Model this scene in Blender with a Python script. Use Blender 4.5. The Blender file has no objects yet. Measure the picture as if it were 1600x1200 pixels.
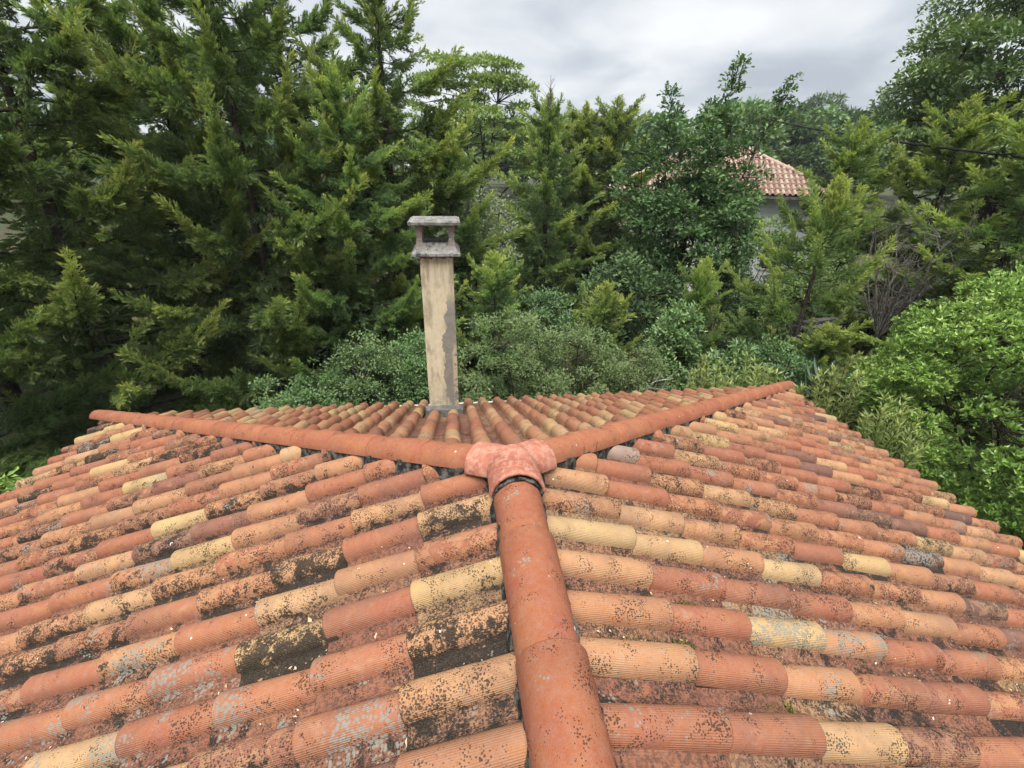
import bpy, bmesh, math, random
import numpy as np
from mathutils import Vector, Matrix, noise

R = math.radians
scene = bpy.context.scene
COL = scene.collection
random.seed(7)
RNG = np.random.default_rng(11)

# ------------------------------------------------------------------ camera
cam_data = bpy.data.cameras.new('camera')
cam = bpy.data.objects.new('camera', cam_data)
COL.objects.link(cam)
cam_data.sensor_width = 36.0
cam_data.lens = 16.293
cam_data.clip_start = 0.05
cam_data.clip_end = 2000
cr = Vector((0.9919687, -0.12553473, 0.01546411))
cu = Vector((0.04048607, 0.43096584, 0.90145955))
cf = Vector((0.11982899, 0.89359358, -0.43258703))
CAM = Vector((-0.3027, 0.0, 6.07))
cam.matrix_world = Matrix(((cr.x, cu.x, -cf.x, CAM.x), (cr.y, cu.y, -cf.y, CAM.y), (cr.z, cu.z, -cf.z, CAM.z), (0, 0, 0, 1)))
scene.camera = cam

# ------------------------------------------------------------------ sky, sun, exposure
SUN_EL, SUN_AZ = R(70), R(195)          # azimuth clockwise from +Y
world = bpy.data.worlds.new('World')
scene.world = world
world.use_nodes = True
wn = world.node_tree
wn.nodes.clear()


def nd(nt, typ, ins=None, **props):
    n = nt.nodes.new(typ)
    for k, v in props.items():
        setattr(n, k, v)
    for k, v in (ins or {}).items():
        s = n.inputs[k]
        if isinstance(v, bpy.types.NodeSocket):
            nt.links.new(v, s)
        else:
            s.default_value = v
    return n


def ramp(nt, fac, stops, interp='LINEAR'):
    n = nt.nodes.new('ShaderNodeValToRGB')
    n.color_ramp.interpolation = interp
    e = n.color_ramp.elements
    while len(e) < len(stops):
        e.new(0.5)
    for el, (p, c) in zip(e, stops):
        el.position = p
        el.color = (*c, 1) if len(c) == 3 else c
    nt.links.new(fac, n.inputs[0])
    return n.outputs[0]


def mth(nt, op, a, b=None, c=None, clamp=False):
    n = nt.nodes.new('ShaderNodeMath')
    n.operation = op
    n.use_clamp = clamp
    for i, v in enumerate((a, b, c)):
        if v is None:
            continue
        if isinstance(v, bpy.types.NodeSocket):
            nt.links.new(v, n.inputs[i])
        else:
            n.inputs[i].default_value = v
    return n.outputs[0]


def mix(nt, fac, a, b, blend='MIX'):
    n = nt.nodes.new('ShaderNodeMix')
    n.data_type = 'RGBA'
    n.blend_type = blend
    for k, v in ((0, fac), (6, a), (7, b)):
        if isinstance(v, bpy.types.NodeSocket):
            nt.links.new(v, n.inputs[k])
        else:
            n.inputs[k].default_value = v if k == 0 else ((*v, 1) if len(v) == 3 else v)
    return n.outputs[2]


def sstep(nt, x, lo, hi):
    n = nt.nodes.new('ShaderNodeMapRange')
    n.interpolation_type = 'SMOOTHSTEP'
    nt.links.new(x, n.inputs[0])
    for i, v in ((1, lo), (2, hi)):
        if isinstance(v, bpy.types.NodeSocket):
            nt.links.new(v, n.inputs[i])
        else:
            n.inputs[i].default_value = v
    return n.outputs[0]


sky = nd(wn, 'ShaderNodeTexSky', sky_type='NISHITA', sun_disc=False, sun_elevation=SUN_EL, sun_rotation=SUN_AZ, air_density=1.0, dust_density=2.0)
skyc = mix(wn, 1.0, sky.outputs[0], (0.10, 0.10, 0.10), 'MULTIPLY')
tc = nd(wn, 'ShaderNodeTexCoord')
sp = nd(wn, 'ShaderNodeSeparateXYZ', {0: tc.outputs['Generated']})
den = mth(wn, 'ADD', mth(wn, 'MAXIMUM', sp.outputs[2], 0.0), 0.22)
pv = nd(wn, 'ShaderNodeCombineXYZ', {0: mth(wn, 'DIVIDE', sp.outputs[0], den), 1: mth(wn, 'DIVIDE', sp.outputs[1], den), 2: 0.0})
cn1 = nd(wn, 'ShaderNodeTexNoise', {'Vector': pv.outputs[0], 'Scale': 1.5, 'Detail': 7.0, 'Roughness': 0.5, 'Distortion': 0.35})
cn2 = nd(wn, 'ShaderNodeTexNoise', {'Vector': pv.outputs[0], 'Scale': 0.55, 'Detail': 3.0, 'Roughness': 0.5})
cfac = mth(wn, 'ADD', mth(wn, 'MULTIPLY', cn1.outputs[0], 0.6), mth(wn, 'MULTIPLY', cn2.outputs[0], 0.4))
cloud = ramp(wn, cfac, [(0.36, (0.46, 0.505, 0.57)), (0.45, (0.60, 0.645, 0.70)), (0.53, (0.78, 0.815, 0.85)), (0.62, (0.93, 0.945, 0.965))])
skymix = mix(wn, 0.93, skyc, cloud)
bg = nd(wn, 'ShaderNodeBackground', {0: skymix, 1: 0.19})
wo = nd(wn, 'ShaderNodeOutputWorld', {0: bg.outputs[0]})

sl = bpy.data.lights.new('sun', 'SUN')
sl.energy = 1.5
sl.angle = R(50)
sl.color = (1.0, 0.965, 0.91)
sun = bpy.data.objects.new('sun', sl)
COL.objects.link(sun)
sd = Vector((math.sin(SUN_AZ) * math.cos(SUN_EL), math.cos(SUN_AZ) * math.cos(SUN_EL), math.sin(SUN_EL)))
sun.rotation_euler = sd.to_track_quat('Z', 'Y').to_euler()
sun.location = (0, -10, 30)

scene.view_settings.view_transform = 'Standard'
scene.view_settings.look = 'None'
scene.view_settings.gamma = 1.0
scene.view_settings.exposure = 2.55
scene.view_settings.use_curve_mapping = False
cy = scene.cycles
cy.max_bounces = 5
cy.diffuse_bounces = 3
cy.glossy_bounces = 1
cy.transmission_bounces = 3
cy.transparent_max_bounces = 4
cy.use_denoising = True
cy.use_adaptive_sampling = True
cy.adaptive_threshold = 0.03
cy.caustics_reflective = False
cy.caustics_refractive = False

# ------------------------------------------------------------------ helpers


def link(name, mesh, parent=None, mat=None, matrix=None):
    o = bpy.data.objects.new(name, mesh)
    COL.objects.link(o)
    if parent:
        o.parent = parent
    if mat and mesh is not None and not mesh.materials:
        mesh.materials.append(mat)
    if matrix is not None:
        o.matrix_local = matrix
    return o


def empty(name, loc=(0, 0, 0), rz=0.0, sc=1.0):
    o = bpy.data.objects.new(name, None)
    COL.objects.link(o)
    o.location = loc
    o.rotation_euler = (0, 0, rz)
    o.scale = (sc, sc, sc) if not isinstance(sc, tuple) else sc
    o.empty_display_size = 0.2
    return o


def tag(o, label=None, cat=None, group=None, kind=None):
    for k, v in (('label', label), ('category', cat), ('group', group), ('kind', kind)):
        if v:
            o[k] = v
    return o


def npmesh(name, V, F, smooth=False, tone=None, uv=None, look=None):
    """V (n,3); F list of int arrays, each (m,k)."""
    if not isinstance(F, (list, tuple)):
        F = [F]
    F = [np.asarray(f, np.int32) for f in F if len(f)]
    V = np.asarray(V, np.float32)
    me = bpy.data.meshes.new(name)
    nl = sum(f.size for f in F)
    npoly = sum(len(f) for f in F)
    me.vertices.add(len(V))
    me.vertices.foreach_set('co', V.ravel())
    me.loops.add(nl)
    li = np.concatenate([f.ravel() for f in F])
    me.loops.foreach_set('vertex_index', li)
    me.polygons.add(npoly)
    tot = np.concatenate([np.full(len(f), f.shape[1], np.int32) for f in F])
    st = np.concatenate([[0], np.cumsum(tot)[:-1]]).astype(np.int32)
    me.polygons.foreach_set('loop_start', st)
    me.polygons.foreach_set('loop_total', tot)
    me.polygons.foreach_set('use_smooth', np.full(npoly, smooth, bool))
    if tone is not None:
        a = me.attributes.new('tone', 'FLOAT', 'POINT')
        a.data.foreach_set('value', np.asarray(tone, np.float32))
    if look is not None:
        a = me.attributes.new('look', 'FLOAT_VECTOR', 'POINT')
        a.data.foreach_set('vector', np.asarray(look, np.float32).ravel())
    if uv is not None:
        l = me.uv_layers.new(name='UVMap')
        l.data.foreach_set('uv', np.asarray(uv, np.float32)[li].ravel())
    me.update(calc_edges=True)
    me.validate()
    return me


class MB:
    """collects boxes, tubes, prisms into one mesh"""
    def __init__(self):
        self.V, self.Q, self.T, self.n = [], [], [], 0

    def add(self, v, q=None, t=None):
        v = np.asarray(v, float)
        if q is not None and len(q):
            self.Q.append(np.asarray(q) + self.n)
        if t is not None and len(t):
            self.T.append(np.asarray(t) + self.n)
        self.V.append(v)
        self.n += len(v)
        return self

    def hexa(self, p):
        return self.add(p, [[0, 3, 2, 1], [4, 5, 6, 7], [0, 1, 5, 4], [1, 2, 6, 5], [2, 3, 7, 6], [3, 0, 4, 7]])

    def box(self, x0, x1, y0, y1, z0, z1):
        return self.hexa([(x0, y0, z0), (x1, y0, z0), (x1, y1, z0), (x0, y1, z0), (x0, y0, z1), (x1, y0, z1), (x1, y1, z1), (x0, y1, z1)])

    def frus(self, cx, cyy, z0, a0, b0, z1, a1, b1):
        return self.hexa([(cx - a0, cyy - b0, z0), (cx + a0, cyy - b0, z0), (cx + a0, cyy + b0, z0), (cx - a0, cyy + b0, z0),
                          (cx - a1, cyy - b1, z1), (cx + a1, cyy - b1, z1), (cx + a1, cyy + b1, z1), (cx - a1, cyy + b1, z1)])

    def tube(self, pts, rad, n=6):
        P = np.asarray(pts, float)
        k = len(P)
        rad = np.broadcast_to(np.asarray(rad, float), (k,))
        T = np.gradient(P, axis=0)
        T /= np.linalg.norm(T, axis=1)[:, None] + 1e-9
        up = np.array([0, 0, 1.0]) if abs(T[0, 2]) < 0.9 else np.array([1.0, 0, 0])
        X = np.cross(T, up)
        X /= np.linalg.norm(X, axis=1)[:, None] + 1e-9
        Y = np.cross(T, X)
        a = np.arange(n) * 2 * np.pi / n
        V = P[:, None] + rad[:, None, None] * (X[:, None] * np.cos(a)[None, :, None] + Y[:, None] * np.sin(a)[None, :, None])
        q = []
        for i in range(k - 1):
            for j in range(n):
                j2 = (j + 1) % n
                q.append((i * n + j, i * n + j2, (i + 1) * n + j2, (i + 1) * n + j))
        return self.add(V.reshape(-1, 3), q)

    def mesh(self, name, smooth=False, tone=None, uv=None):
        F = []
        if self.Q:
            F.append(np.concatenate(self.Q))
        if self.T:
            F.append(np.concatenate(self.T))
        return npmesh(name, np.concatenate(self.V), F, smooth, tone, uv)

    def build(self, name, mat, parent=None, smooth=False, bevel=0):
        o = link(name, self.mesh(name, smooth), parent, mat)
        if bevel:
            m = o.modifiers.new('bevel', 'BEVEL')
            m.width = bevel
            m.segments = 2
            m.limit_method = 'ANGLE'
        return o


# ------------------------------------------------------------------ materials
def newmat(name):
    m = bpy.data.materials.new(name)
    m.use_nodes = True
    nt = m.node_tree
    nt.nodes.clear()
    return m, nt


def finish(nt, color, rough=0.85, spec=0.25, normal=None, trans=None, sub=None):
    ins = {'Base Color': color if isinstance(color, bpy.types.NodeSocket) else (*color, 1), 'Roughness': rough, 'Specular IOR Level': spec}
    if normal is not None:
        ins['Normal'] = normal
    b = nd(nt, 'ShaderNodeBsdfPrincipled', ins)
    out = b.outputs[0]
    if trans:
        t = nd(nt, 'ShaderNodeBsdfTranslucent', {0: trans[1]})
        out = nd(nt, 'ShaderNodeMixShader', {0: trans[0], 1: b.outputs[0], 2: t.outputs[0]}).outputs[0]
    nd(nt, 'ShaderNodeOutputMaterial', {0: out})


def nz(nt, vec, scale, detail=4.0, rough=0.5, dist=0.0):
    return nd(nt, 'ShaderNodeTexNoise', {'Vector': vec, 'Scale': scale, 'Detail': detail, 'Roughness': rough, 'Distortion': dist}).outputs[0]


def bump(nt, h, strength=0.5, dist=0.005, normal=None):
    ins = {'Height': h, 'Strength': strength, 'Distance': dist}
    if normal is not None:
        ins['Normal'] = normal
    return nd(nt, 'ShaderNodeBump', ins).outputs[0]


def tile_material(name, ridge=False, stops=None):
    m, nt = newmat(name)
    pos = nd(nt, 'ShaderNodeNewGeometry').outputs['Position']
    a1 = nd(nt, 'ShaderNodeAttribute', attribute_type='OBJECT', attribute_name='look').outputs['Vector']
    a2 = nd(nt, 'ShaderNodeAttribute', attribute_type='GEOMETRY', attribute_name='look').outputs['Vector']
    lk = nd(nt, 'ShaderNodeVectorMath', {0: a1, 1: a2}, operation='ADD').outputs[0]
    s = nd(nt, 'ShaderNodeSeparateXYZ', {0: lk})
    tint, lich, grey = s.outputs
    uvn = nd(nt, 'ShaderNodeUVMap')
    us = nd(nt, 'ShaderNodeSeparateXYZ', {0: uvn.outputs[0]})
    u, v = us.outputs[0], us.outputs[1]
    # every tile fires differently: offset the texture by its own look
    off = nd(nt, 'ShaderNodeVectorMath', {0: lk, 1: (7.3, 9.1, 5.7)}, operation='MULTIPLY').outputs[0]
    P = nd(nt, 'ShaderNodeVectorMath', {0: pos, 1: off}, operation='ADD').outputs[0]
    base = ramp(nt, tint, stops or [(0.0, (0.071, 0.048, 0.043)), (0.07, (0.145, 0.071, 0.054)), (0.17, (0.237, 0.087, 0.049)), (0.34, (0.279, 0.114, 0.060)),
                                    (0.5, (0.308, 0.148, 0.075)), (0.67, (0.336, 0.196, 0.104)), (0.84, (0.349, 0.230, 0.101)), (0.96, (0.241, 0.169, 0.139))])
    big = nz(nt, P, 7.0, 2.0, 0.6)
    fine = nz(nt, P, 160.0, 1.0, 0.6)
    mid = nz(nt, P, 38.0, 2.0, 0.65, 0.3)
    hsv = nd(nt, 'ShaderNodeHueSaturation', {'Hue': mth(nt, 'ADD', 0.484 if ridge else 0.487, mth(nt, 'MULTIPLY', big, 0.03)), 'Saturation': mth(nt, 'ADD', 0.80 if ridge else 0.76, mth(nt, 'MULTIPLY', mid, 0.4)),
                                             'Value': mth(nt, 'ADD', 0.60 if ridge else 0.56, mth(nt, 'ADD', mth(nt, 'MULTIPLY', big, 0.28 if ridge else 0.5), mth(nt, 'MULTIPLY', fine, 0.3))), 'Color': base})
    col = hsv.outputs[0]
    # pale lime bloom
    bloom = sstep(nt, nz(nt, P, 11.0, 3.0, 0.7), 0.56, 0.72)
    col = mix(nt, mth(nt, 'MULTIPLY', bloom, 0.12 if ridge else 0.3), col, (0.327, 0.216, 0.144))
    # surface skin that flakes off old tiles
    fl = nz(nt, P, 17.0, 4.0, 0.62, 0.8)
    flk = mth(nt, 'MULTIPLY', sstep(nt, fl, 0.50, 0.515), sstep(nt, lich, 0.36, 0.5))
    col = mix(nt, mth(nt, 'MULTIPLY', flk, 0.75), col, mix(nt, 0.5, base, (0.347, 0.209, 0.105)))
    # combed grooves along the tile
    gr = mth(nt, 'SINE', mth(nt, 'MULTIPLY', u, 2 * math.pi / (0.0085 if not ridge else 0.006)))
    gfade = mth(nt, 'MULTIPLY', sstep(nt, big, 0.30, 0.55), 1.0 if not ridge else 0.25)
    col = mix(nt, mth(nt, 'MULTIPLY', mth(nt, 'MULTIPLY', sstep(nt, gr, 0.2, 1.0), gfade), 0.22 if not ridge else 0.06), col, mix(nt, 0.5, (0.053, 0.026, 0.020), base))
    # pans catch grit and needles; their even browning also paints shade between barrels
    film = sstep(nt, nz(nt, pos, 2.6, 4.0, 0.62, 0.4), 0.44, 0.68)
    col = mix(nt, mth(nt, 'MULTIPLY', film, 0.10 if ridge else 0.36), col, (0.111, 0.069, 0.053))
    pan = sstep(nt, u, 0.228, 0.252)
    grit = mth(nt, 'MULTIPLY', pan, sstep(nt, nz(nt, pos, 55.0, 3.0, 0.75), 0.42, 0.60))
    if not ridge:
        col = mix(nt, mth(nt, 'MULTIPLY', pan, 0.45), col, (0.105, 0.049, 0.036))  # grime tone over the whole pan, gap shade put into the colour
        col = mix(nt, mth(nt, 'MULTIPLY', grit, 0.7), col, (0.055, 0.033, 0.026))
    # black crust lichen: patches plus round dots
    n1 = mth(nt, 'ADD', mth(nt, 'MULTIPLY', nz(nt, pos, 12.0, 4.0, 0.68, 0.3), 0.64), mth(nt, 'MULTIPLY', nz(nt, P, 85.0, 3.0, 0.75), 0.36))
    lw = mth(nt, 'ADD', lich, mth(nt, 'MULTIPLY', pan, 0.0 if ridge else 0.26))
    # the crust grows on the flank that stays wet
    flank = mth(nt, 'MULTIPLY', sstep(nt, u, 0.10, 0.22), 0.02 if ridge else 0.06)
    thr = mth(nt, 'SUBTRACT', 0.70, mth(nt, 'MULTIPLY', lw, 0.20))
    blk = sstep(nt, mth(nt, 'ADD', n1, flank), thr, mth(nt, 'ADD', thr, 0.05))
    vo = nd(nt, 'ShaderNodeTexVoronoi', {'Vector': P, 'Scale': 105.0}, feature='F1').outputs['Distance']
    vo2 = nd(nt, 'ShaderNodeTexVoronoi', {'Vector': P, 'Scale': 48.0}, feature='F1').outputs['Distance']
    reg = mth(nt, 'ADD', nz(nt, P, 9.0, 2.0, 0.6), mth(nt, 'MULTIPLY', lw, 0.30))
    d1 = sstep(nt, mth(nt, 'SUBTRACT', mth(nt, 'MULTIPLY', sstep(nt, reg, 0.44, 0.78), 0.50), vo), 0.0, 0.10)
    d2 = sstep(nt, mth(nt, 'SUBTRACT', mth(nt, 'MULTIPLY', sstep(nt, reg, 0.56, 0.85), 0.38), vo2), 0.0, 0.08)
    dots = mth(nt, 'MAXIMUM', d1, d2)
    blk = mth(nt, 'MAXIMUM', blk, mth(nt, 'MULTIPLY', dots, 0.85))
    crust = mix(nt, sstep(nt, fine, 0.4, 0.65), (0.010, 0.010, 0.009), (0.030, 0.026, 0.022))
    col = mix(nt, mth(nt, 'MULTIPLY', blk, 0.93), col, crust)
    # grey-green rosettes
    vo3 = nd(nt, 'ShaderNodeTexVoronoi', {'Vector': P, 'Scale': 62.0}, feature='F1').outputs['Distance']
    greg = mth(nt, 'ADD', nz(nt, P, 6.0, 2.0, 0.6), mth(nt, 'MULTIPLY', grey, 0.36))
    gm = sstep(nt, mth(nt, 'SUBTRACT', mth(nt, 'MULTIPLY', sstep(nt, greg, 0.56, 0.84), 0.72), mth(nt, 'ADD', vo3, mth(nt, 'MULTIPLY', fine, 0.25))), 0.0, 0.14)
    col = mix(nt, mth(nt, 'MULTIPLY', gm, 0.8), col, mix(nt, fine, (0.098, 0.101, 0.092), (0.235, 0.235, 0.203)))
    # few white bird marks
    wv = nz(nt, pos, 26.0, 2.0, 0.5)
    wm = sstep(nt, wv, 0.765, 0.775)
    col = mix(nt, mth(nt, 'MULTIPLY', wm, 0.8), col, (0.554, 0.539, 0.508))
    h = mth(nt, 'ADD', mth(nt, 'MULTIPLY', mth(nt, 'MULTIPLY', gr, gfade), -0.22), mth(nt, 'MULTIPLY', fine, 0.35))
    h = mth(nt, 'ADD', h, mth(nt, 'ADD', mth(nt, 'MULTIPLY', mid, 0.6), mth(nt, 'MULTIPLY', flk, 0.7)))
    finish(nt, col, 0.92, 0.15, bump(nt, h, 0.8, 0.0035))
    return m


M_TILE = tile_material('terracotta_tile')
M_RIDGE = tile_material('terracotta_ridge', True)


def simple_mat(name, c1, c2, scale=8.0, rough=0.85, bs=0.4, bd=0.004, detail=6.0, thr=None, spec=0.25):
    m, nt = newmat(name)
    pos = nd(nt, 'ShaderNodeNewGeometry').outputs['Position']
    f = nz(nt, pos, scale, detail, 0.62, 0.2)
    f2 = sstep(nt, f, *(thr or (0.3, 0.7)))
    col = mix(nt, f2, c1, c2)
    g = nz(nt, pos, scale * 9, 4.0, 0.6)
    col = mix(nt, mth(nt, 'MULTIPLY', g, 0.35), col, tuple(x * 0.6 for x in c1))
    finish(nt, col, rough, spec, bump(nt, mth(nt, 'ADD', f, g), bs, bd))
    return m


def junction_material():
    m, nt = newmat('pink_cast_clay')
    pos = nd(nt, 'ShaderNodeNewGeometry').outputs['Position']
    a = nz(nt, pos, 5.0, 6.0, 0.65, 0.3)
    b = nz(nt, pos, 60.0, 6.0, 0.7)
    c = nz(nt, pos, 24.0, 8.0, 0.75, 0.2)
    col = mix(nt, sstep(nt, a, 0.4, 0.62), (0.235, 0.078, 0.052), (0.31, 0.125, 0.085))
    col = mix(nt, mth(nt, 'MULTIPLY', sstep(nt, c, 0.46, 0.58), 0.5), col, (0.4, 0.245, 0.18))
    col = mix(nt, mth(nt, 'MULTIPLY', sstep(nt, b, 0.62, 0.70), 0.8), col, (0.085, 0.036, 0.026))
    col = mix(nt, mth(nt, 'MULTIPLY', sstep(nt, nz(nt, pos, 90.0, 3.0, 0.6), 0.70, 0.74), 0.8), col, (0.03, 0.022, 0.02))
    finish(nt, col, 0.9, 0.2, bump(nt, mth(nt, 'ADD', b, c), 0.6, 0.004))
    return m


M_JUNC = junction_material()
M_MORTAR = simple_mat('black_mortar', (0.022, 0.021, 0.02), (0.22, 0.21, 0.185), 20.0, 0.95, 1.0, 0.03, 8.0, (0.40, 0.64))
M_DECK = simple_mat('roof_deck_boards', (0.10, 0.06, 0.045), (0.16, 0.10, 0.07), 6.0)
M_WALL = simple_mat('cream_render', (0.60, 0.52, 0.38), (0.68, 0.60, 0.46), 3.0)
M_PVC = simple_mat('white_plastic', (0.424, 0.424, 0.416), (0.462, 0.462, 0.454), 4.0, 0.5, 0.1)
M_BARK = simple_mat('bark', (0.026, 0.021, 0.016), (0.075, 0.06, 0.046), 12.0, 0.95, 1.0, 0.02)
M_TWIG = simple_mat('dead_grey_wood', (0.085, 0.075, 0.066), (0.17, 0.155, 0.14), 16.0, 0.95, 0.6, 0.01)
M_BIRCH = simple_mat('bleached_wood', (0.36, 0.34, 0.30), (0.5, 0.48, 0.43), 16.0, 0.95, 0.6, 0.01)


def chimney_material():
    m, nt = newmat('peeling_yellow_render')
    pos = nd(nt, 'ShaderNodeNewGeometry').outputs['Position']
    s = nd(nt, 'ShaderNodeSeparateXYZ', {0: pos})
    big = nz(nt, pos, 2.2, 6.0, 0.6, 0.3)
    med = nz(nt, pos, 11.0, 8.0, 0.7, 0.3)
    fine = nz(nt, pos, 70.0, 4.0, 0.6)
    cream = mix(nt, sstep(nt, med, 0.3, 0.7), (0.455, 0.385, 0.26), (0.515, 0.45, 0.33))
    # algae stains, vertical runs
    st = nd(nt, 'ShaderNodeMapping', {'Vector': pos, 'Scale': (9.0, 9.0, 2.6)}).outputs[0]
    run = nz(nt, st, 1.0, 7.0, 0.68)
    col = mix(nt, mth(nt, 'MULTIPLY', sstep(nt, run, 0.46, 0.64), 0.62), cream, (0.176, 0.152, 0.108))
    # weathered grey strip where the paint coat has gone, on the right edge, widening downwards
    edge = mth(nt, 'ADD', s.outputs[0], mth(nt, 'ADD', mth(nt, 'MULTIPLY', mth(nt, 'SUBTRACT', big, 0.5), 0.30), mth(nt, 'MULTIPLY', mth(nt, 'SUBTRACT', med, 0.5), 0.16)))
    lim = mth(nt, 'ADD', -0.455, mth(nt, 'MULTIPLY', mth(nt, 'ABSOLUTE', mth(nt, 'SUBTRACT', s.outputs[2], 3.75)), 0.105))
    gone = sstep(nt, edge, lim, mth(nt, 'ADD', lim, 0.012))
    gone = mth(nt, 'MULTIPLY', gone, sstep(nt, mth(nt, 'SUBTRACT', 4.75, s.outputs[2]), 0.0, 0.3))
    greyc = mix(nt, sstep(nt, med, 0.35, 0.65), (0.159, 0.149, 0.128), (0.210, 0.196, 0.170))
    col = mix(nt, gone, col, greyc)
    # surviving cream flakes on the edge
    fl = mth(nt, 'MULTIPLY', mth(nt, 'MULTIPLY', sstep(nt, nz(nt, pos, 15.0, 6.0, 0.6, 0.3), 0.44, 0.46), sstep(nt, s.outputs[0], -0.345, -0.315)), sstep(nt, mth(nt, 'SUBTRACT', 4.05, s.outputs[2]), 0.0, 0.1))
    col = mix(nt, fl, col, (0.359, 0.298, 0.196))
    # lichen towards the foot of the stack
    foot = mth(nt, 'MULTIPLY', sstep(nt, mth(nt, 'SUBTRACT', 3.55, s.outputs[2]), 0.0, 0.5), sstep(nt, med, 0.44, 0.6))
    col = mix(nt, mth(nt, 'MULTIPLY', foot, 0.75), col, (0.170, 0.156, 0.132))
    col = mix(nt, mth(nt, 'MULTIPLY', sstep(nt, nz(nt, pos, 24.0, 8.0, 0.75), 0.62, 0.70), 0.6), col, (0.068, 0.061, 0.051))
    drip = mth(nt, 'MULTIPLY', sstep(nt, s.outputs[2], 4.45, 5.05), sstep(nt, nz(nt, nd(nt, 'ShaderNodeMapping', {'Vector': pos, 'Scale': (26.0, 26.0, 1.6)}).outputs[0], 1.0, 4.0, 0.6), 0.48, 0.62))
    col = mix(nt, mth(nt, 'MULTIPLY', drip, 0.28), col, (0.13, 0.105, 0.075))
    # bare red clay band right below the cap
    band = sstep(nt, mth(nt, 'ADD', s.outputs[2], mth(nt, 'MULTIPLY', mth(nt, 'SUBTRACT', nz(nt, pos, 20.0, 4.0), 0.5), 0.10)), 5.055, 5.065)
    col = mix(nt, band, col, (0.183, 0.081, 0.051))
    finish(nt, col, 0.92, 0.15, bump(nt, mth(nt, 'ADD', mth(nt, 'ADD', med, fine), mth(nt, 'MULTIPLY', gone, -0.8)), 0.6, 0.005))
    return m


def concrete_material(name, c1, c2, blk=0.62):
    m, nt = newmat(name)
    pos = nd(nt, 'ShaderNodeNewGeometry').outputs['Position']
    a = nz(nt, pos, 9.0, 8.0, 0.7, 0.3)
    b = nz(nt, pos, 45.0, 5.0, 0.7)
    col = mix(nt, sstep(nt, a, 0.35, 0.65), c1, c2)
    col = mix(nt, mth(nt, 'MULTIPLY', sstep(nt, nz(nt, pos, 17.0, 8.0, 0.72), blk - 0.06, blk + 0.04), 0.85), col, (0.040, 0.040, 0.040))
    col = mix(nt, mth(nt, 'MULTIPLY', sstep(nt, nz(nt, pos, 13.0, 4.0, 0.6), 0.70, 0.74), 0.7), col, (0.339, 0.170, 0.055))
    finish(nt, col, 0.93, 0.15, bump(nt, mth(nt, 'ADD', a, b), 0.6, 0.006))
    return m


M_CHIM = chimney_material()
M_CAP = concrete_material('weathered_concrete', (0.111, 0.110, 0.104), (0.235, 0.229, 0.212), 0.57)
M_POST = concrete_material('pinkish_concrete', (0.184, 0.154, 0.138), (0.249, 0.212, 0.193), 0.62)
M_SOOT = simple_mat('soot', (0.008, 0.008, 0.008), (0.020, 0.020, 0.020), 20.0, 0.95, 0.8, 0.01)
M_BLOCK = concrete_material('grey_blockwork', (0.072, 0.070, 0.065), (0.131, 0.128, 0.118), 0.58)


def leaf_material(name, dark, mid_, tip, rough=0.5, spec=0.35, trans=0.22):
    m, nt = newmat(name)
    t = nd(nt, 'ShaderNodeAttribute', attribute_type='GEOMETRY', attribute_name='tone').outputs['Fac']
    oi = nd(nt, 'ShaderNodeObjectInfo').outputs['Random']
    pos = nd(nt, 'ShaderNodeNewGeometry').outputs['Position']
    n = nz(nt, pos, 0.9, 3.0, 0.6)
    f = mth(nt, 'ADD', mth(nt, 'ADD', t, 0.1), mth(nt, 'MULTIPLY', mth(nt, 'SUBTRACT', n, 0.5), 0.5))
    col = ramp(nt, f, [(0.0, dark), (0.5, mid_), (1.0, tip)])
    hs = nd(nt, 'ShaderNodeHueSaturation', {'Hue': mth(nt, 'ADD', 0.488, mth(nt, 'MULTIPLY', oi, 0.022)), 'Saturation': 1.0,
                                            'Value': mth(nt, 'ADD', 0.9, mth(nt, 'MULTIPLY', oi, 0.2)), 'Color': col}).outputs[0]
    tr = mix(nt, 1.0, hs, (1.05, 1.2, 0.6), 'MULTIPLY')
    finish(nt, hs, rough, spec, None, (trans, tr))
    return m


L_CYP = leaf_material('cypress_foliage', (0.068, 0.115, 0.055), (0.175, 0.255, 0.088), (0.47, 0.49, 0.14), 0.62, 0.2, 0.45)
L_CYPY = leaf_material('golden_cypress_foliage', (0.066, 0.11, 0.05), (0.165, 0.235, 0.072), (0.43, 0.47, 0.13), 0.62, 0.2, 0.45)
L_OAK = leaf_material('oak_foliage', (0.034, 0.068, 0.036), (0.065, 0.115, 0.046), (0.13, 0.2, 0.068), 0.6, 0.18, 0.25)
L_ASH = leaf_material('light_broadleaf_foliage', (0.09, 0.15, 0.055), (0.16, 0.24, 0.08), (0.28, 0.35, 0.13), 0.5, 0.3, 0.3)
L_BIG = leaf_material('big_tree_foliage', (0.055, 0.11, 0.05), (0.105, 0.18, 0.065), (0.2, 0.28, 0.09), 0.45, 0.4, 0.22)
L_PITT = leaf_material('glossy_bush_foliage', (0.065, 0.125, 0.035), (0.165, 0.28, 0.06), (0.34, 0.46, 0.13), 0.38, 0.45, 0.22)
L_SHRUB = leaf_material('privet_foliage', (0.065, 0.11, 0.045), (0.115, 0.175, 0.065), (0.2, 0.26, 0.1), 0.5, 0.35, 0.2)
L_DSHRUB = leaf_material('dark_shrub_foliage', (0.05, 0.1, 0.042), (0.1, 0.175, 0.062), (0.19, 0.28, 0.1), 0.42, 0.45, 0.2)
L_OLE = leaf_material('oleander_foliage', (0.1, 0.15, 0.05), (0.2, 0.27, 0.085), (0.38, 0.43, 0.15), 0.45, 0.35, 0.22)
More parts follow.
